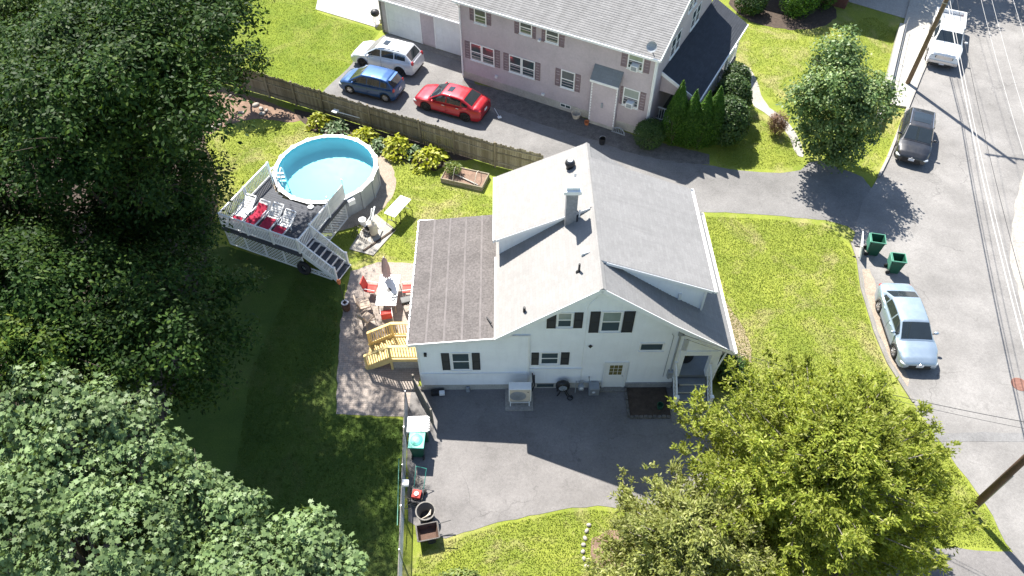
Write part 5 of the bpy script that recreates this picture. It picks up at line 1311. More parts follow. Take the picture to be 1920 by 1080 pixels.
v = [(-.3,-.25,.18),(.3,-.25,.18),(.3,.25,.18),(-.3,.25,.18),(-.42,-.33,.5),(.42,-.33,.5),(.42,.33,.5),(-.42,.33,.5)]
MB().add(v,[(3,2,1,0),(0,1,5,4),(1,2,6,5),(2,3,7,6),(3,0,4,7)]).build('tray', M['polebrown'], CT)
MB().bar((-.42,-.33,.5),(.42,-.33,.5),.04).bar((.42,-.33,.5),(.42,.33,.5),.06).bar((.42,.33,.5),(-.42,.33,.5),.04).bar((-.42,.33,.5),(-.42,-.33,.5),.06).build('rim', M['leaflitter'], CT)
for y in (-.3,.3): MB().lathe([(.15,-.03),(.17,0),(.15,.03)],18,(.1,y,.17),'y').build('wheel', M['rubber'], CT)
MB().bar((.42,-.25,.45),(.95,-.3,.55),.03).bar((.42,.25,.45),(.95,.25,.55),.03).build('handle', M['dark'], CT)
CP = thing('clothes_pole','white fabric scrap on a green pole leaning along the chain link fence','pole',(0,0,0))
a, b = G(748,860,1.1), G(745,985,.9)
MB().tube([a,b],.018,6).build('pole', M['green_rim'], CP); q = G(760,906,1.15)
MB().bbox(q.x-.14,q.x+.14,q.y-.12,q.y+.14,1.05,1.22,.05).build('cloth', M['plastic_w'], CP)
# brushwood pile along fence
DB = MB(); 
for i in range(60):
    x, y = -4.12+random.uniform(-.18,.22), 14.9-random.random()*1.7-.2; a = random.uniform(0,3.1)
    DB.tube([(x,y,.04+random.random()*.25),(x+.35*math.cos(a),y+.35*math.sin(a),.05+random.random()*.3)],.008+.008*random.random(),4)
tag(DB.build('brush_pile', M['greybark']), 'pile of dry twigs between the bins and the mower', 'twigs', kind='stuff')
# bits at the mauve house
BK = thing('bucket_basket','cream wicker basket planter at the mauve house wall','planter',hp(8.25,-.32,.014))
MB().lathe([(.20,0),(.30,.34),(.27,.34),(.18,.03),(.001,.03)],18,cap=False).build('basket', M['cream'], BK)
MB().tube([(.28*math.cos(a),0,.34+.32*math.sin(a)) for a in np.linspace(0,math.pi,10)],.018,6).build('handle', M['cream'], BK)
o = MB().lathe([(.11,0),(.16,.22),(.14,.22),(.1,.03),(.001,.03)],16,cap=False).build('plant_pot', M['orange']); o.location = hp(9.1,-.62,.014); tag(o,'terracotta pot at the foot of the bump-out','pot')
FB = thing('arched_grate','grey arched window-well grate leaning at the mauve house foundation','grate',hp(11.15,-.38,.014),R(-28.5))
m = MB(); m.tube([(.42*math.cos(a),-.12+.1*math.sin(a)*0,.42*math.sin(a)) for a in np.linspace(0,math.pi,14)],.03,6); m.bar((-.42,-.12,.03),(.42,-.12,.03),.05)
for i in range(-3,4): m.bar((i*.11,-.12,.03),(i*.11,-.12,.42*math.sin(math.acos(i*.11/.42))),.03)
m.build('frame', M['pipe'], FB); MB().bar((-.2,-.12,.3),(-.2,.25,0),.03).bar((.2,-.12,.3),(.2,.25,0),.03).build('prop', M['pipe'], FB)
BX = thing('dark_bucket','dark bucket standing at the edge of the drive by the mauve house','bucket',(5.35,35.95,.016))
MB().lathe([(.16,0),(.2,.42),(.18,.42),(.15,.03),(.001,.03)],16,cap=False).build('pail', M['dark'], BX); MB().tube([(.19*math.cos(a),0,.42+.16*math.sin(a)) for a in np.linspace(0,math.pi,8)],.012,5).build('handle', M['metal'], BX)
LDR = thing('fallen_handle','white broom lying on the drive behind the red sedan','broom',tuple(G(932,213))[:2]+(.03,),R(-70))
MB().tube([(-.5,0,.02),(.35,0,.02)],.02,6).build('handle', M['plastic_w'], LDR); MB().bbox(.35,.55,-.12,.12,-.01,.05,.02).build('head', M['plastic_w'], LDR)
# grill and bike on slab behind the garage
GRL = thing('covered_grill','black kettle grill on the white slab behind the garage','grill',tuple(G(706,44))[:2]+(.04,),.4)
MB().ell((0,0,.78),.32,.32,.26,16,10).build('kettle', M['dark'], GRL, smooth=True)
for a in range(3): MB().bar((.1*math.cos(a*2.1),.1*math.sin(a*2.1),.65),(.32*math.cos(a*2.1),.32*math.sin(a*2.1),0),.03).build('leg', M['metal'], GRL)
MB().lathe([(.09,0),(.1,.02),(.09,.04)],14,(.32,0,.1),'y').build('wheel', M['metal'], GRL)
MB().bbox(.3,.7,-.2,.2,.7,.74,.02).build('side_table', M['plastic_w'], GRL)

# ================================================================== vegetation
LEAF = {'oval': np.array([(-.5,0),(-.12,-.30),(.30,-.20),(.5,0),(.30,.20),(-.12,.30)]),
        'maple': np.array([(-.45,0),(-.30,-.38),(.0,-.20),(.12,-.52),(.22,-.16),(.55,0),(.22,.16),(.12,.52),(.0,.20),(-.30,.38)]),
        'blade': np.array([(-.5,-.08),(.1,-.11),(.5,0),(.1,.11),(-.5,.08)]),
        'blade2': np.array([(-.5,-.05),(-.05,-.17),(.5,0),(-.05,.17)]),
        'spray': np.array([(-.5,0),(-.2,-.20),(-.05,-.10),(.12,-.22),(.2,-.08),(.5,0),(.2,.08),(.12,.22),(-.05,.10),(-.2,.20)]),
        'quad': np.array([(-.5,-.0),(0,-.26),(.5,0),(0,.26)])}
def norm(v): return v/np.maximum(np.linalg.norm(v,axis=1,keepdims=True),1e-9)
def leaf_mesh(name, P, Nn, D, size, shape, mat, parent=None, kind='stuff', fold=.0):
    """P centres, Nn normals, D leaf directions, size per leaf"""
    sh = LEAF[shape]; k = len(sh); n = len(P)
    Nn = norm(Nn); D = norm(D - Nn*np.sum(D*Nn,axis=1,keepdims=True)); B = np.cross(Nn,D)
    S = size[:,None,None]
    V = P[:,None,:] + (D[:,None,:]*sh[None,:,0:1] + B[:,None,:]*sh[None,:,1:2])*S
    if fold: V = V - Nn[:,None,:]*(np.abs(sh[None,:,0:1])**1.5 + np.abs(sh[None,:,1:2]))*S*fold
    me = bpy.data.meshes.new(name); me.vertices.add(n*k); me.vertices.foreach_set('co', V.reshape(-1).astype(np.float32))
    me.loops.add(n*k); me.loops.foreach_set('vertex_index', np.arange(n*k,dtype=np.int32))
    me.polygons.add(n); me.polygons.foreach_set('loop_start', np.arange(0,n*k,k,dtype=np.int32)); me.polygons.foreach_set('loop_total', np.full(n,k,dtype=np.int32))
    me.update(calc_edges=True)
    return link(name, me, mat, parent, kind)
def shell(rs, n, c, r, bias=.35, inner=.55):
    """points in the outer shell of an ellipsoid, more of them on its upper side"""
    d = norm(rs.normal(0,1,(int(n*1.8),3))); keep = rs.random(len(d)) < (.5+bias*d[:,2]+.12); d = d[keep][:n]
    t = inner+(1-inner)*rs.random(len(d))**.6
    return np.array(c)+d*np.array(r)*t[:,None], d
def crown(rs, lobes, per, clump, leaves, size, shape, up=.75, out=.55, rnd=.55, tipup=0.2):
    """lobes: list of (centre, radii). returns leaf arrays: clumps on lobes, leaves in clumps"""
    P = []; N = []; D = []; S = []
    for c, r in lobes:
        q, d = shell(rs, max(4,int(per*np.mean(r)**2)), c, r)
        for p0, d0 in zip(q,d):
            m = max(4,int(leaves*rs.uniform(.6,1.4))); cs = clump*rs.uniform(.6,1.35)
            off = norm(rs.normal(0,1,(m,3)))*(rs.random((m,1))**.5)*cs; off[:,2] *= .62
            P.append(p0+off); N.append(np.array([0,0,up])+d0*out+rs.normal(0,rnd,(m,3))+norm(off+1e-6)*.35)
            D.append(norm(off+1e-6)*.9+rs.normal(0,.4,(m,3))+np.array([0,0,tipup])); S.append(size*rs.uniform(.65,1.3,m))
    return np.concatenate(P), np.concatenate(N), np.concatenate(D), np.concatenate(S)
def rand_lobes(rs, c, R3, n, frac=(.34,.55)):
    out = [(np.array(c,float), np.array(R3)*.62)]
    for i in range(n):
        d = norm(rs.normal(0,1,(1,3)))[0]; d[2] = d[2]*.8+.1
        t = rs.uniform(.5,.86); f = rs.uniform(*frac)
        out.append((np.array(c)+d*np.array(R3)*t*(1-.25*f), np.array(R3)*f*np.array([1,1,.8])))
    return out
def limbs(rs, base, top, lobes, r0, parent, mat, extra=0):
    t = MB(); b = Vector(base); tp = Vector(top); mid = b.lerp(tp,.5)+Vector((rs.normal(0,.15),rs.normal(0,.15),0))
    t.tube([b-Vector((0,0,.05)),b+Vector((0,0,.25)),b.lerp(mid,.5),mid,tp],[r0*1.45,r0,r0*.85,r0*.65,r0*.22],10)
    t.build('trunk', mat, parent, smooth=True)
    m = MB()
    for c,r in lobes:
        a = b.lerp(tp, rs.uniform(.30,.8)); e = Vector(c); k = a.lerp(e,.5)+Vector((0,0,.10*(e-a).length))
        m.tube([a,k,e],[r0*.34,r0*.22,r0*.06],6)
        for j in range(3+extra):
            f = k.lerp(e,rs.uniform(.2,.9)); g = e+Vector(rs.normal(0,1,3)*r*.55); m.tube([f,(f+g)/2+Vector((0,0,.1)),g],[r0*.10,r0*.07,r0*.02],5)
    m.build('branches', mat, parent, smooth=True)

LM = {}
LM['dark'] = leafm('deep_green_leaves', (.014,.034,.009), (.032,.066,.013), (.066,.104,.018), .20, .08)
LM['dark2'] = leafm('mixed_green_leaves', (.018,.042,.009), (.042,.080,.014), (.095,.135,.022), .22, .08)
LM['larch'] = leafm('bright_larch_sprays', (.035,.075,.012), (.085,.130,.020), (.17,.21,.03), .30, .12)
LM['maple'] = leafm('silvery_maple_leaves', (.105,.165,.062), (.158,.228,.090), (.18,.25,.10), .26, .3)
LM['cedar'] = leafm('yellow_green_cedar_sprays', (.175,.225,.034), (.30,.345,.056), (.40,.42,.13), .44, .1)
LM['cedar2'] = leafm('dusty_cedar_sprays', (.165,.195,.055), (.285,.310,.090), (.41,.41,.20), .42, .1)
LM['street'] = leafm('street_tree_leaves', (.062,.125,.034), (.145,.215,.065), (.24,.30,.10), .30, .4)
LM['arb'] = leafm('arborvitae_sprays', (0.031,0.082,0.010), (0.060,0.145,0.014), (0.128,0.238,0.020), .25, .2)
LM['yew'] = leafm('dark_yew_leaves', (0.023,0.058,0.013), (0.052,0.101,0.021), (0.091,0.137,0.029), .25, .3)
LM['hosta_y'] = leafm('chartreuse_hosta_leaves', (.22,.26,.012), (.36,.38,.022), (.46,.46,.10), .30, .35)
LM['hosta_g'] = leafm('blue_green_leaves', (0.072,0.132,0.054), (0.144,0.216,0.096), (0.360,0.396,0.264), .25, .35)
LM['brown'] = leafm('dry_brown_leaves', (.13,.075,.05), (.22,.13,.09), (.30,.19,.13), .25, .2)
def bladem(nm='grass_blades', cs=((.140,.190,.024),(.235,.280,.042),(.31,.335,.09)), dry=.72):
    t = NT(nm); g = t.n('ShaderNodeNewGeometry')
    c = t.ramp(g.outputs['Random Per Island'], [(0,cs[0]),(.6,cs[1]),(1,cs[2])])
    c = t.mix(t.ramp(t.noise(.33,5,.75,dist=.6), [(.49,0),(.64,dry)]), c, (.36,.305,.16))
    c = t.mix(1.0, c, t.ramp(t.noise(.9,5,.7), [(.3,.78),(.7,1.15)]), 'MULTIPLY')
    b = t.n('ShaderNodeBsdfDiffuse'); t.l(c, b.inputs[0]); tr = t.n('ShaderNodeBsdfTranslucent'); t.l(c, tr.inputs[0])
    mx = t.n('ShaderNodeMixShader'); mx.inputs[0].default_value = .3
    t.l(b.outputs[0], mx.inputs[1]); t.l(tr.outputs[0], mx.inputs[2]); t.l(mx.outputs[0], t.out.inputs[0]); return t.m
LM['grass'] = bladem()
LM['grass_painted_shade'] = bladem('grass_blades_painted_shade', ((.048,.085,.015),(.078,.122,.022),(.12,.16,.04)), .2)  # blades darkened to hold the same tree shade in their green
LM['grass_fresh'] = bladem('fresh_grass_blades', ((.110,.165,.018),(.180,.235,.030),(.25,.29,.06)), .35)
LM['fern'] = leafm('fern_leaves', (.12,.18,.05), (.2,.26,.08), (.3,.33,.12), .3, .2)

def tree(name, label, base, top, c, R3, nl, seed, mat, size, shape='oval', per=6.5, clump=.55, leaves=34, bark='bark', group=None, r0=.26, frac=(.34,.55), extra_lobes=(), up=.75, out=.55, rnd=.55, fold=.15, tipup=.2):
    rs = np.random.default_rng(seed); T = thing(name, label, 'tree', base, 0, group)
    b = np.array(base); lb = rand_lobes(rs, np.array(c)-b, R3, nl, frac) + [(np.array(p)-b, np.array(r)) for p,r in extra_lobes]
    tp = np.array(top,float)-b; tp[2] = min(tp[2], c[2]-b[2]+.15*R3[2]); limbs(rs, (0,0,0), tuple(tp), lb[1:], r0, T, M[bark])
    P,N,D,S = crown(rs, lb, per, clump, leaves, size, shape, up, out, rnd, tipup)
    leaf_mesh('crown', P,N,D,S, shape, mat, T, fold=fold)
    return T, len(P)
NT_ = 0
GRP = 'tall shade trees left of the pool'
for args in (
  ('shade_tree','tall dark leafy tree rising behind the bare soil beside the fence',(-17.6,31.0,0),(-16.0,30.6,16.5),(-15.4,30.4,12.6),(4.9,5.0,4.6),12,21,LM['dark2'],.18),
  ('shade_tree','tall dark leafy tree overhanging the lawn left of the pool deck',(-17.2,23.6,0),(-15.6,23.5,16.5),(-15.2,23.2,12.4),(4.6,4.9,4.6),12,22,LM['dark'],.18),
  ('shade_tree','broad dark tree with low boughs over the shaded lawn below the deck',(-17.5,16.8,0),(-16,16.6,12),(-14.9,17.0,8.0),(4.5,4.2,4.2),11,23,LM['dark'],.18),
  ('shade_tree','dark tree standing furthest back beside the neighbours lawn',(-23.5,35,0),(-23,35,15),(-22.0,34.5,10.5),(5.4,5.4,5),10,24,LM['dark2'],.18),
  ('shade_tree','dark tree behind the middle of the shade tree row',(-24,26,0),(-23.5,26,16),(-22.4,25.8,10.8),(5.0,5.6,5),10,25,LM['dark'],.18),
  ('shade_tree','dark tree behind the low-boughed shade tree',(-23,17.5,0),(-22,17.5,15),(-20.8,18.2,9.5),(4.8,5.0,4.8),10,26,LM['dark'],.18),
  ('shade_tree','smaller dark tree filling the gap beside the pool deck corner',(-18.2,27.2,0),(-17.0,27.3,10.5),(-16.5,27.3,7.4),(3.5,3.7,4.0),10,27,LM['dark'],.18),
  ('shade_tree','low dark tree standing between the two tall trees beside the deck',(-17.6,24.6,0),(-16.8,24.5,9),(-16.3,24.2,6.0),(3.4,3.4,3.4),9,28,LM['dark'],.18),
  ('shade_tree','low dark tree behind the tall tree that overhangs the lawn',(-21.4,21.6,0),(-20.6,21.8,10),(-20.2,22.0,6.6),(3.6,3.4,3.6),9,29,LM['dark'],.18),
  ('shade_tree','low dark tree in front of the furthest shade trees',(-19.6,30.4,0),(-19.4,30.4,9),(-19.4,30.2,6.0),(3.2,3.2,3.2),9,30,LM['dark2'],.18),
):
    a = args
    ex = []
    if a[7] == 23: ex = [((-10.9,17.3,6.2),(1.5,1.3,.7)),((-11.8,15.6,5.6),(1.5,1.3,.7)),((-11.4,19.4,6.4),(1.3,1.2,.8))]
    if a[7] == 21: ex = [((-11.9,31.4,13.6),(1.7,1.7,1.1)),((-11.6,28.6,14.4),(1.6,1.6,1.0)),((-12.6,34.0,11.6),(1.6,1.6,1.0))]
    if a[7] == 22: ex = [((-11.6,25.6,14.2),(1.6,1.6,1.1)),((-11.2,22.6,13.4),(1.6,1.6,1.0)),((-11.6,19.9,11.4),(1.4,1.4,.9)),((-10.3,23.6,15.0),(1.5,1.7,1.0)),((-10.5,20.4,14.0),(1.4,1.6,1.0)),((-10.4,26.8,15.6),(1.5,1.7,1.0)),((-12.2,24.8,15.8),(1.8,1.8,1.0)),((-12.6,21.4,15.2),(1.8,1.8,1.0))]
    NT_ += tree(*a, shape='quad', per=11.5, clump=.80, leaves=84, group=GRP, r0=.3, extra_lobes=ex)[1]
# small understory by the fence
NT_ += tree('young_tree','slender young tree in front of the board fence below the shade trees',(-16.4,39.9,0),(-16.2,39.8,3.6),(-16.2,39.7,2.7),(2.3,1.3,1.7),8,31,LM['dark2'],.17,per=18,clump=.45,leaves=30,r0=.07)[1]
# maples in the lower left
NT_ += tree('maple_tree','pale silvery-leaved maple filling the lower left corner',(-13.2,7.8,0),(-12.6,8.4,10.2),(-12.0,8.6,7.2),(4.3,3.6,3.1),13,41,LM['maple'],.175,'maple',per=24,clump=.5,leaves=46,group=None,frac=(.26,.40),up=.55,out=.5,rnd=.5,fold=.22,tipup=.3,
   extra_lobes=[((-13.6,11.6,8.6),(1.7,1.3,1.0)),((-11.4,11.3,7.9),(1.3,1.0,.9)),((-15.5,11.8,7.6),(1.6,1.2,1.0)),((-14.6,12.6,9.0),(1.8,1.2,1.0)),((-12.6,12.4,8.6),(1.5,1.0,.9))])[1]
NT_ += tree('maple_tree','pale silvery-leaved maple reaching towards the chain link fence',(-8.0,6.6,0),(-7.8,7.4,8.8),(-7.6,7.6,6.3),(2.9,2.6,2.4),10,42,LM['maple'],.175,'maple',per=26,clump=.5,leaves=46,frac=(.28,.44),up=.55,out=.5,rnd=.5,fold=.22,tipup=.3,
   extra_lobes=[((-8.6,9.9,7.0),(1.1,.8,.8)),((-6.3,9.3,6.6),(1.0,.8,.8)),((-5.2,8.3,6.2),(.9,.8,.7)),((-9.9,10.3,7.4),(1.0,.8,.8))])[1]
# spruce twig boughs at the left edge
NT_ += tree('larch_tree','feathery bright green conifer at the left edge above the maples',(-18.4,13.6,0),(-17.6,14.0,11.5),(-16.6,14.2,9.2),(2.6,1.9,2.2),8,43,LM['larch'],.22,'spray',per=16,clump=.5,leaves=30,r0=.2)[1]

# cedars at the lower right
def cedar(label, base, H, Rw, seed, mat, n_up=110, sz=.30, lean=(0,0)):
    rs = np.random.default_rng(seed); T = thing('cedar_tree', label, 'tree', base, 0)
    tr = MB(); br = MB(); P=[];N=[];D=[];S=[]
    tr.tube([(0,0,-.05),(0,0,.4),(lean[0]*.4,lean[1]*.4,H*.5),(lean[0],lean[1],H*.92)],[.26,.2,.13,.03],10); tr.build('trunk', M['bark'], T, smooth=True)
    for i in range(n_up):
        t = rs.random()**.85; z0 = .7+(H-1.4)*t; a = rs.uniform(0,2*math.pi)
        ln = Rw*(1-t)**.6*rs.uniform(.5,1.22)*(1.0 if t < .75 else .8)+.35
        d = np.array([math.cos(a),math.sin(a),rs.uniform(.12,.55)]); d /= np.linalg.norm(d)
        s0 = np.array([lean[0]*t,lean[1]*t,z0]); e = s0+d*ln
        up_ = np.array([0,0,.16*ln]); mid = s0+d*ln*.55
        br.tube([s0,mid,e+up_],[.045,.03,.01],5)
        ns = int(10+ln*9)
        for j in range(ns):
            f = rs.uniform(.25,1.05); c = s0+d*ln*f+up_*max(0,f*2-1)+rs.normal(0,.14+.10*ln*(1-f),3)
            m = 21; dirs = norm(d*.7+rs.normal(0,.6,(m,3))+np.array([0,0,.4])); 
            P.append(c+dirs*.26*rs.random((m,1))); D.append(dirs); N.append(rs.normal(0,.6,(m,3))+np.array([0,0,.65])); S.append(sz*rs.uniform(.55,1.25,m))
    br.build('branches', M['greybark'], T, smooth=True)
    P,N,D,S = map(np.concatenate,(P,N,D,S)); leaf_mesh('crown',P,N,D,S,'blade2',mat,T,fold=.12); return len(P)
NT_ += cedar('large yellow-green cedar standing between the porch steps and the road',(10.6,12.0,.016),8.8,4.9,51,LM['cedar'],300,.175)
NT_ += cedar('dusty grey-green cedar beside the front drive lawn',(5.9,9.9,.016),6.8,3.2,52,LM['cedar2'],190,.165)
NT_ += cedar('yellow-green cedar leaning over the road mouth beside the leaning pole',(13.5,12.1,.016),6.2,2.6,53,LM['cedar'],140,.175)
# street tree
NT_ += tree('street_tree','round-crowned green tree on the lawn corner beside the black car',(18.75,34.7,0),(18.0,34.8,7.2),(17.35,34.5,4.2),(2.8,2.7,3.5),14,61,LM['street'],.17,'oval',per=26,clump=.5,leaves=34,r0=.16,frac=(.30,.46),extra_lobes=[((17.0,35.0,7.4),(.9,.9,.8)),((17.1,34.7,6.3),(1.5,1.4,1.0)),((15.6,34.2,4.4),(.9,.9,.9)),((19.6,34.0,4.2),(.9,.9,.9)),((18.4,33.9,2.0),(1.1,1.0,1.0)),((17.0,33.8,2.2),(1.1,1.0,1.0)),((19.6,34.2,2.4),(.9,.9,.9)),((18.6,33.5,1.1),(.9,.8,.8)),((17.6,33.6,1.3),(.9,.8,.8)),((19.3,34.0,1.3),(.7,.7,.8))])[1]

# shrubs
def shrub(name, label, base, R3, seed, mat, n=2600, size=.10, shape='quad', cz=None, group=None, cat='shrub', pointed=0, lumps=6, inner=.72):
    rs = np.random.default_rng(seed); T = thing(name, label, cat, base, 0, group); c = np.array([0,0,cz if cz else R3[2]*.92])
    lb = [(c,np.array(R3))]
    for i in range(lumps):
        d = norm(rs.normal(0,1,(1,3)))[0]; lb.append((c+d*np.array(R3)*.55, np.array(R3)*rs.uniform(.4,.58)))
    P=[];N=[]
    for q,(cc,r) in enumerate(lb):
        k = int(n*(.5 if q == 0 else .5/max(1,lumps))); p,d = shell(rs,k,cc,r,.3,inner); P.append(p+rs.normal(0,.03,p.shape)); N.append(d)
    P = np.concatenate(P); N = np.concatenate(N)
    if pointed:
        t = np.clip(P[:,2]/(c[2]+R3[2]),0,1); P[:,:2] *= (1-t[:,None]**1.6*.86)*1.12
    P[:,2] = np.maximum(P[:,2],.03)
    leaf_mesh('foliage', P, N+rs.normal(0,.55,P.shape)+np.array([0,0,.35]), rs.normal(0,.6,P.shape)+np.array([0,0,.9 if pointed else .35])+N*.4, size*rs.uniform(.6,1.35,len(P)), shape, mat, T, fold=.1)
    m = MB(); h = c[2]
    for i in range(5): a = i*1.26; m.tube([(0,0,-.03),(R3[0]*.2*math.cos(a),R3[1]*.2*math.sin(a),h*.5),(R3[0]*.4*math.cos(a),R3[1]*.4*math.sin(a),h*1.1)],[.035,.025,.01],5)
    m.build('stems', M['bark'], T)
    return T
shrub('clipped_yew','rounded clipped dark yew at the mauve house corner',(8.05,35.75,0),(.95,.85,.95),71,LM['yew'],9000,.085,lumps=5,inner=.85)
AG = 'arborvitae row at the mauve house porch'
for i,(x,y,h,r) in enumerate(((9.45,35.9,4.5,.85),(10.25,35.7,4.0,.84),(10.95,35.6,4.0,.82),(11.55,35.75,4.2,.78))):
    lab = ['tall pointed arborvitae next to the clipped yew','second arborvitae from the clipped yew','third arborvitae from the clipped yew','pointed arborvitae next to the dark spreading bush'][i]
    shrub('arborvitae',lab,(x,y,0),(r,r,h/2),72+i,LM['arb'],17000,.10,'spray',cz=h/2,group=AG,pointed=1,lumps=3,inner=.82)
shrub('dark_bush','large dark leafy bush between the arborvitae row and the footpath',(12.6,36.3,0),(1.3,1.35,1.55),77,LM['yew'],11000,.14,'oval',lumps=7,inner=.7)
shrub('dark_bush','dark leafy bush in the shade of the slate porch roof',(13.2,38.3,0),(1.15,1.3,1.6),78,LM['yew'],8000,.13,'oval',lumps=6)
shrub('dark_bush','dark bush beside the porch step rail',(13.8,40.2,0),(.9,1.1,1.4),79,LM['yew'],6000,.13,'oval',lumps=6)
shrub('brown_shrub','dry brown leaved shrub beside the concrete footpath',(15.85,36.9,0),(.7,.65,.85),80,LM['brown'],2600,.12,'blade',lumps=6,inner=.2)
shrub('dark_bush','bushy green shrub in front of the red-brown wall in the far corner',(17.0,50.6,0),(1.2,1.0,.9),81,LM['yew'],3000,.16,'oval')
shrub('rounded_arborvitae','rounded bright arborvitae in the far lawn bed',(20.2,50.2,0),(1.5,1.4,1.7),82,LM['arb'],7000,.15,'spray',lumps=5)
shrub('rounded_arborvitae','second rounded arborvitae right of the far lawn bed',(22.2,51.2,0),(1.1,1.1,1.5),83,LM['arb'],4200,.15,'spray',lumps=5)
sheet('shrub_bed', wob(smooth_poly([(15.5,52.5),(16.5,49.5),(19,48.2),(21.6,48.4),(23.5,50.2),(23,53),(18,54)],1),.3,.05,29), .006, M['mulch'], 'dark mulch bed around the far corner shrubs')
shrub('foundation_shrub','bright yellow-green shrub against the right eaves of the white house',(9.75,25.2,0),(.34,.65,.5),84,LM['hosta_y'],520,.17,'oval',lumps=4)
shrub('foundation_shrub','small dark green shrub in the dry bed near the porch',(9.95,22.9,0),(.35,.5,.35),85,LM['yew'],700,.12,'oval',lumps=4)
shrub('foundation_shrub','small leafy shrub in the middle of the dry bed',(10.1,24.0,0),(.3,.4,.3),86,LM['hosta_g'],420,.13,'oval',lumps=4)
shrub('porch_bush','dark green bush right of the porch steps below the eaves corner',(9.9,19.3,0),(.8,.85,.75),87,LM['yew'],3200,.12,'oval',lumps=6)
shrub('porch_bush','lime green bush at the eaves corner beside the cedar',(10.6,18.9,0),(.5,.5,.5),88,LM['hosta_g'],1100,.12,'oval',lumps=5)
shrub('lawn_weed','leafy light green weed clump at the bottom of the front lawn',(-2.0,10.0,0),(.95,.6,.4),89,LM['fern'],1500,.14,'oval',lumps=6)
shrub('lawn_weed','dark green leafy shrub at the edge of the cedar bed',(3.9,9.3,0),(.8,.7,.6),90,LM['yew'],1800,.15,'oval',lumps=6)
# plants along the board fence
def hosta(label, x, y, r, h, seed, mat, n, size, grp=None):
    rs = np.random.default_rng(seed); T = thing('hosta_plant', label, 'plant', (x,y,.008), 0, grp)
    a = rs.uniform(0,2*math.pi,n); t = rs.random(n)**.6*(1+.22*np.sin(a*2+seed)+.14*np.sin(a*5+seed*3)); P = np.stack([np.cos(a)*r*t,np.sin(a)*r*t,np.maximum(.05,h*(1.05-.7*np.abs(t)**1.7)+rs.normal(0,.09,n))],1)
    D = np.stack([np.cos(a),np.sin(a),-.35*t+.25],1)+rs.normal(0,.25,(n,3)); N = np.stack([np.cos(a)*.5*t,np.sin(a)*.5*t,np.ones(n)],1)+rs.normal(0,.45,(n,3))
    leaf_mesh('leaves',P,N,D,size*rs.uniform(.6,1.25,n),'oval',mat,T,fold=.2)
    m = MB()
    for k in range(14): b = k*.45; m.tube([(0,0,-.03),(r*.4*math.cos(b),r*.4*math.sin(b),h*.6)],.012,4)
    m.build('stems', LM['fern'] if mat == LM['hosta_y'] else LM['hosta_g'], T); return T
hosta('chartreuse hosta at the left end of the planted fence bed',-11.75,37.75,.72,.62,101,LM['hosta_y'],200,.27)
hosta('silvery green hosta between two chartreuse hostas near the skimmer pole',-10.6,37.15,.72,.5,102,LM['hosta_g'],240,.22)
hosta('chartreuse hosta behind the pool rim in the middle of the bed',-8.75,36.2,.85,.7,103,LM['hosta_y'],270,.26)
hosta('blue-green hosta tucked beside the middle chartreuse hosta',-7.85,35.55,.62,.5,104,LM['hosta_g'],200,.22)
hosta('large chartreuse hosta second from the raised bed',-6.75,35.25,1.0,.8,105,LM['hosta_y'],350,.27)
hosta('white-flecked hosta skirt below the large chartreuse hosta',-5.75,34.95,.6,.45,106,LM['hosta_g'],180,.21)
hosta('broad chartreuse hosta beside the raised bed',-4.75,34.25,1.0,.78,107,LM['hosta_y'],350,.27)
rs_ = np.random.default_rng(5)
VG = thing('vegetable_plant','feathery pale green plant growing in the raised bed','plant',(-3.35,33.1,.25))
n_ = 700; P = norm(rs_.normal(0,1,(n_,3)))*np.array([.55,.45,.4])*rs_.random((n_,1))**.5+np.array([0,0,.38]); leaf_mesh('leaves',P,rs_.normal(0,1,(n_,3)),rs_.normal(0,1,(n_,3))+np.array([0,0,.6]),.16*rs_.uniform(.6,1.3,n_),'blade',LM['fern'],VG)
m = MB()
for k in range(9): m.tube([(0,0,-.02),(.25*math.cos(k),.2*math.sin(k),.4)],.01,4)
m.build('stems', LM['fern'], VG)

# grass blades over the lawns
def inpoly(px, py, poly):
    ins = np.zeros(len(px),bool); n = len(poly); j = n-1
    for i in range(n):
        xi,yi = poly[i][:2]; xj,yj = poly[j][:2]
        c = ((yi > py) != (yj > py)) & (px < (xj-xi)*(py-yi)/((yj-yi) or 1e-9)+xi); ins ^= c; j = i
    return ins
def grass(poly, dens, seed, h=.075, holes=()):
    rs = np.random.default_rng(seed); q = np.array([p[:2] for p in poly]); lo, hi = q.min(0), q.max(0); n = int((hi-lo).prod()*dens*1.5)
    x = rs.uniform(lo[0],hi[0],n); y = rs.uniform(lo[1],hi[1],n); k = inpoly(x,y,poly)
    for hp_ in holes: k &= ~inpoly(x,y,hp_)
    x, y = x[k], y[k]; n = len(x); return np.stack([x,y,np.full(n,h*.35)],1)
poolc = [(PC[0]+3.75*math.cos(a),PC[1]+3.75*math.sin(a)) for a in np.linspace(0,6.28,30)]
deckp = [dk(0,0)[:2],dk(4.65,0)[:2],dk(4.65,4.3)[:2],dk(0,4.3)[:2]]
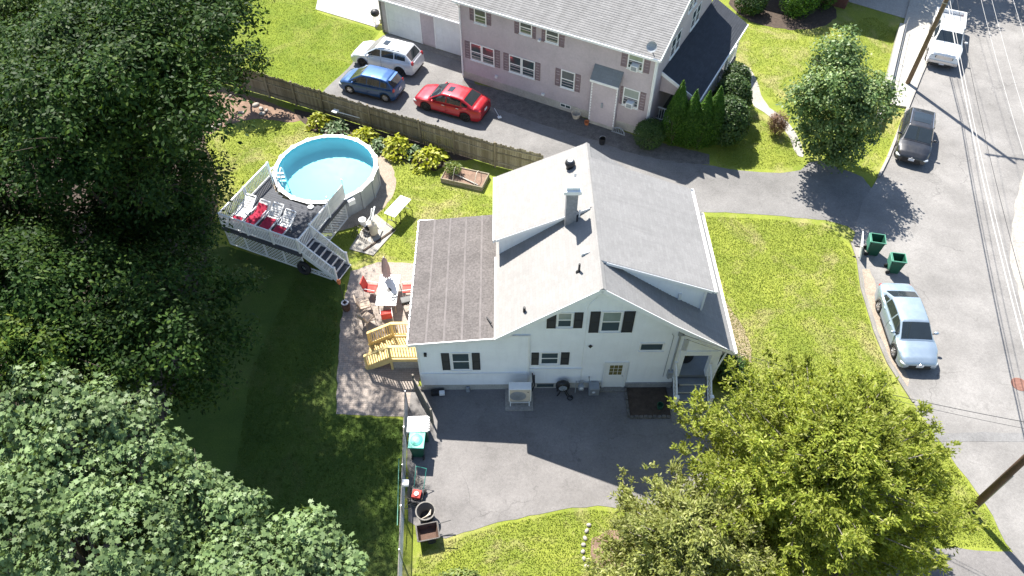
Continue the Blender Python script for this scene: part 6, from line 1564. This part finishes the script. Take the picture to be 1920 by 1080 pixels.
gl = [grass([(12.2,16.2),(14,17.4),(17.2,18.5),(17.7,17.6),(18.75,14.6),(19.2,12.8),(19.25,11.75),(19.5,11.45),(15,11.75),(13,13.2)],330,11),
      grass([(10.2,20),(11.5,19.5),(14,17.5),(17.3,18.6),(17.2,21.9),(17.4,24.8),(17.8,27.2),(17,29.1),(14.2,29.6),(9.3,29.9),(9.6,28.5),(10.6,25)],330,1),
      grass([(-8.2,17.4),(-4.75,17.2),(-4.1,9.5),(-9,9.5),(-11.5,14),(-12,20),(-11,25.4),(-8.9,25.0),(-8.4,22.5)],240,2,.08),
      grass([(-3.5,11.6),(-1.9,11.95),(-.2,12.5),(2,12.95),(3.3,13.05),(5.2,12.85),(4.4,12.2),(3.1,11.6),(3.0,11),(3.3,9.4),(-4,9.4)],380,3),
      grass([(-13,37.9),(-12,37.0),(-8.3,35.4),(-4.2,33.4),(-4.0,32.4),(-1.7,31.6),(-.9,31.3),(-.7,26.6),(-8,26.6),(-8.3,28),(-10,26),(-15,28),(-19,33),(-18.2,36.5)],230,4,.07,(poolc,deckp,[(-8.3,27.0),(-6.2,28.7),(-6.4,30.2),(-8.3,29)])),
      grass([(-12.1,41.3),(-9.7,46.0),(-9.4,48),(-14,50.6),(-14.4,53),(-24,53),(-19.5,42.9)],150,5,.09),
      grass([(15.5,33.6),(16.9,34.2),(16.5,36.5),(15.2,38.9),(14.2,38),(12,35.2),(11.9,33.9)],220,6,.08),
      grass([(17.3,35.8),(18.2,34.6),(20.6,33.2),(21.85,34.8),(24.0,38.6),(23.3,40.4),(26.8,48.0),(25.8,50),(20,48.1),(16,49.2),(14.5,47),(15.6,42),(17.2,38.6)],150,7,.085)]
n_all = 0
for ids, mt, lab in (((0,1,3,4,6,7),'grass','short grass blades growing all over the sunny lawns'),((2,),'grass_painted_shade','rich green back lawn grass blades darkened with painted tree shade'),((5,),'grass_fresh','fresh green grass blades of the lawn beyond the fence')):
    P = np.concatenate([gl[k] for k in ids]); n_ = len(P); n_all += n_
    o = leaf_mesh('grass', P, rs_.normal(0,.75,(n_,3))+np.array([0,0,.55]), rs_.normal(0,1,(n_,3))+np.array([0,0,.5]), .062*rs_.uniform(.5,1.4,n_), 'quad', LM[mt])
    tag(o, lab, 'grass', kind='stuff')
print('leaves', NT_, 'grass', n_all)

# ================================================================== poles, wires, retaining wall, far corner
def pole(label, loc, h, mat, rx=0):
    T = thing('utility_pole', label, 'utility pole', loc, rx)
    MB().tube([(0,0,-.05),(0,0,h*.5),(0,0,h)],[.145,.13,.10],14).build('shaft', mat, T, smooth=True)
    MB().box(-1.1,1.1,-.16,-.06,h-1.0,h-.88).build('crossarm', mat, T)
    for x in (-1.0,-.5,.5,1.0): MB().lathe([(.03,0),(.05,.06),(.03,.14),(.05,.16),(.02,.2)],10,(x,-.11,h-.88)).build('insulator', M['pipe'], T)
    for z in (.50,.56): MB().lathe([(.155,z*h),(.165,z*h),(.165,z*h+.05),(.155,z*h+.05)],14,cap=False).build('band', M['metal'], T)
    return T
a = math.atan2(41.8-13.1,25.45-18.5)
P2 = (25.45,41.85,0.1); P1 = (18.45,13.05,0)
pole('weathered tan utility pole on the pavement beside the white pickup', P2, 11.2, M['polewood'], a-math.pi/2)
t1 = pole('dark brown utility pole at the road mouth beside the cedars', P1, 11.2, M['polebrown'], a-math.pi/2)
MB().tube([(.15,-.05,.0),(.15,-.05,3.2)],.025,6).build('ground_wire_guard', M['metal'], t1)
def wire(label, p, q, sag, r, mat, group='overhead wires along the road', n=26):
    p = Vector(p); q = Vector(q); pts = [p.lerp(q,i/n)-Vector((0,0,sag*4*(i/n)*(1-i/n))) for i in range(n+1)]
    o = MB().tube(pts,r,6).build('overhead_wire', mat, smooth=True); return tag(o,label,'wire',group)
pd = Vector((25.45-18.5,41.8-13.1)).normalized(); nx = Vector((pd.y,-pd.x))
def at(P,z,s): return (P[0]+nx.x*s,P[1]+nx.y*s,z)
f2 = (25.45+pd.x*34,41.8+pd.y*34,0); b1 = (18.5-pd.x*30,13.1-pd.y*30,0)
WL = ((5.75,.14,.030,'thick pale communication cable strung lowest along the road',.45,'wire'),(6.05,.10,.016,'thin grey cable just above the thick communication cable',.4,'wire'),(6.7,.13,.013,'thin cable above the communication cables',.5,'wire_d'))
for z,s,r,lab,sg,mt in WL:
    wire(lab,at(P2,z,s),at(P1,z,s),sg,r,M[mt],None); wire(lab+' beyond the tan pole',at(f2,z,s),at(P2,z,s),sg,r,M[mt],None); wire(lab+' beyond the brown pole',at(P1,z,s),at(b1,z,s),sg,r,M[mt],None)
for s in (-1.0,-.5,.5,1.0):
    wire('thin conductor on the pole crossarms above the road',at(P2,10.45,s),at(P1,10.45,s),.5,.009,M['wire'],'conductors on the crossarms'); wire('thin conductor on the pole crossarms above the road',at(f2,10.45,s),at(P2,10.45,s),.5,.009,M['wire'],'conductors on the crossarms')
wire('service drop cable from the brown pole to the white house', (6.98,18.75,4.2), at(P1,6.6,0), .5, .012, M['wire_d'], None)
wire('slim service cable from the brown pole to the porch eaves', (7.2,18.72,3.9), at(P1,6.2,-.05), .45, .008, M['wire_d'], None)
# low white wall along the pavement
RW = thing('garden_wall','low white concrete wall between lawn and pavement','wall')
wa = [(27.0,48.1),(25.3,44.4),(23.65,40.75),(22.1,37.4)]
for p,q in zip(wa,wa[1:]): MB().bar((p[0],p[1],.3),(q[0],q[1],.3),.34,.62).build('wall_section', M['walk'], RW)
for p in wa[:3]: MB().tube([(p[0]+.2,p[1]-.1,.2),(p[0]+.2,p[1]-.1,1.15)],.02,6).build('rail_post', M['metal'], RW)
MB().tube([(p[0]+.2,p[1]-.1,.9) for p in wa[:3]],.015,6).build('chain', M['metal'], RW)
# house in the far corner, only its foot shows
FH = thing('brick_house','dark red-brown brick house foot behind the far corner shrubs','house',(19.6,53.4,0),R(-28.5))
M['redbrick'] = pm('red_brown_brick',(.13,.055,.042),.85,.2,4,.3,.4,30)
MB().box(-5.5,5,0,7,0,5.8).build('wall', M['redbrick'], FH)
MB().slab((-5.8,-.4,5.8),(5.3,-.4,5.8),(5.3,3.5,8.0),(-5.8,3.5,8.0),.15).slab((-5.8,7.4,5.8),(5.3,7.4,5.8),(5.3,3.5,8.0),(-5.8,3.5,8.0),.15).build('roof', M['roof_ns'], FH)
for x in (-3.4,-.6,2.2): window(FH,x,x+1.0,1.3,2.6)
# tree across the road whose shadow falls on the far end of it
tree('roadside_tree','leafy tree beyond the far end of the road',(27.6,57.2,0),(27.6,56.6,9),(27.6,56.4,7),(4.4,3.6,3.4),9,95,LM['dark2'],.28,per=8,clump=.8,leaves=34,r0=.25)
tree('roadside_tree','second leafy tree beyond the far end of the road',(35.6,55.6,0),(35.4,55.6,9),(35.2,55.4,7),(4.4,3.4,3.2),9,96,LM['dark2'],.28,per=8,clump=.8,leaves=34,r0=.25)
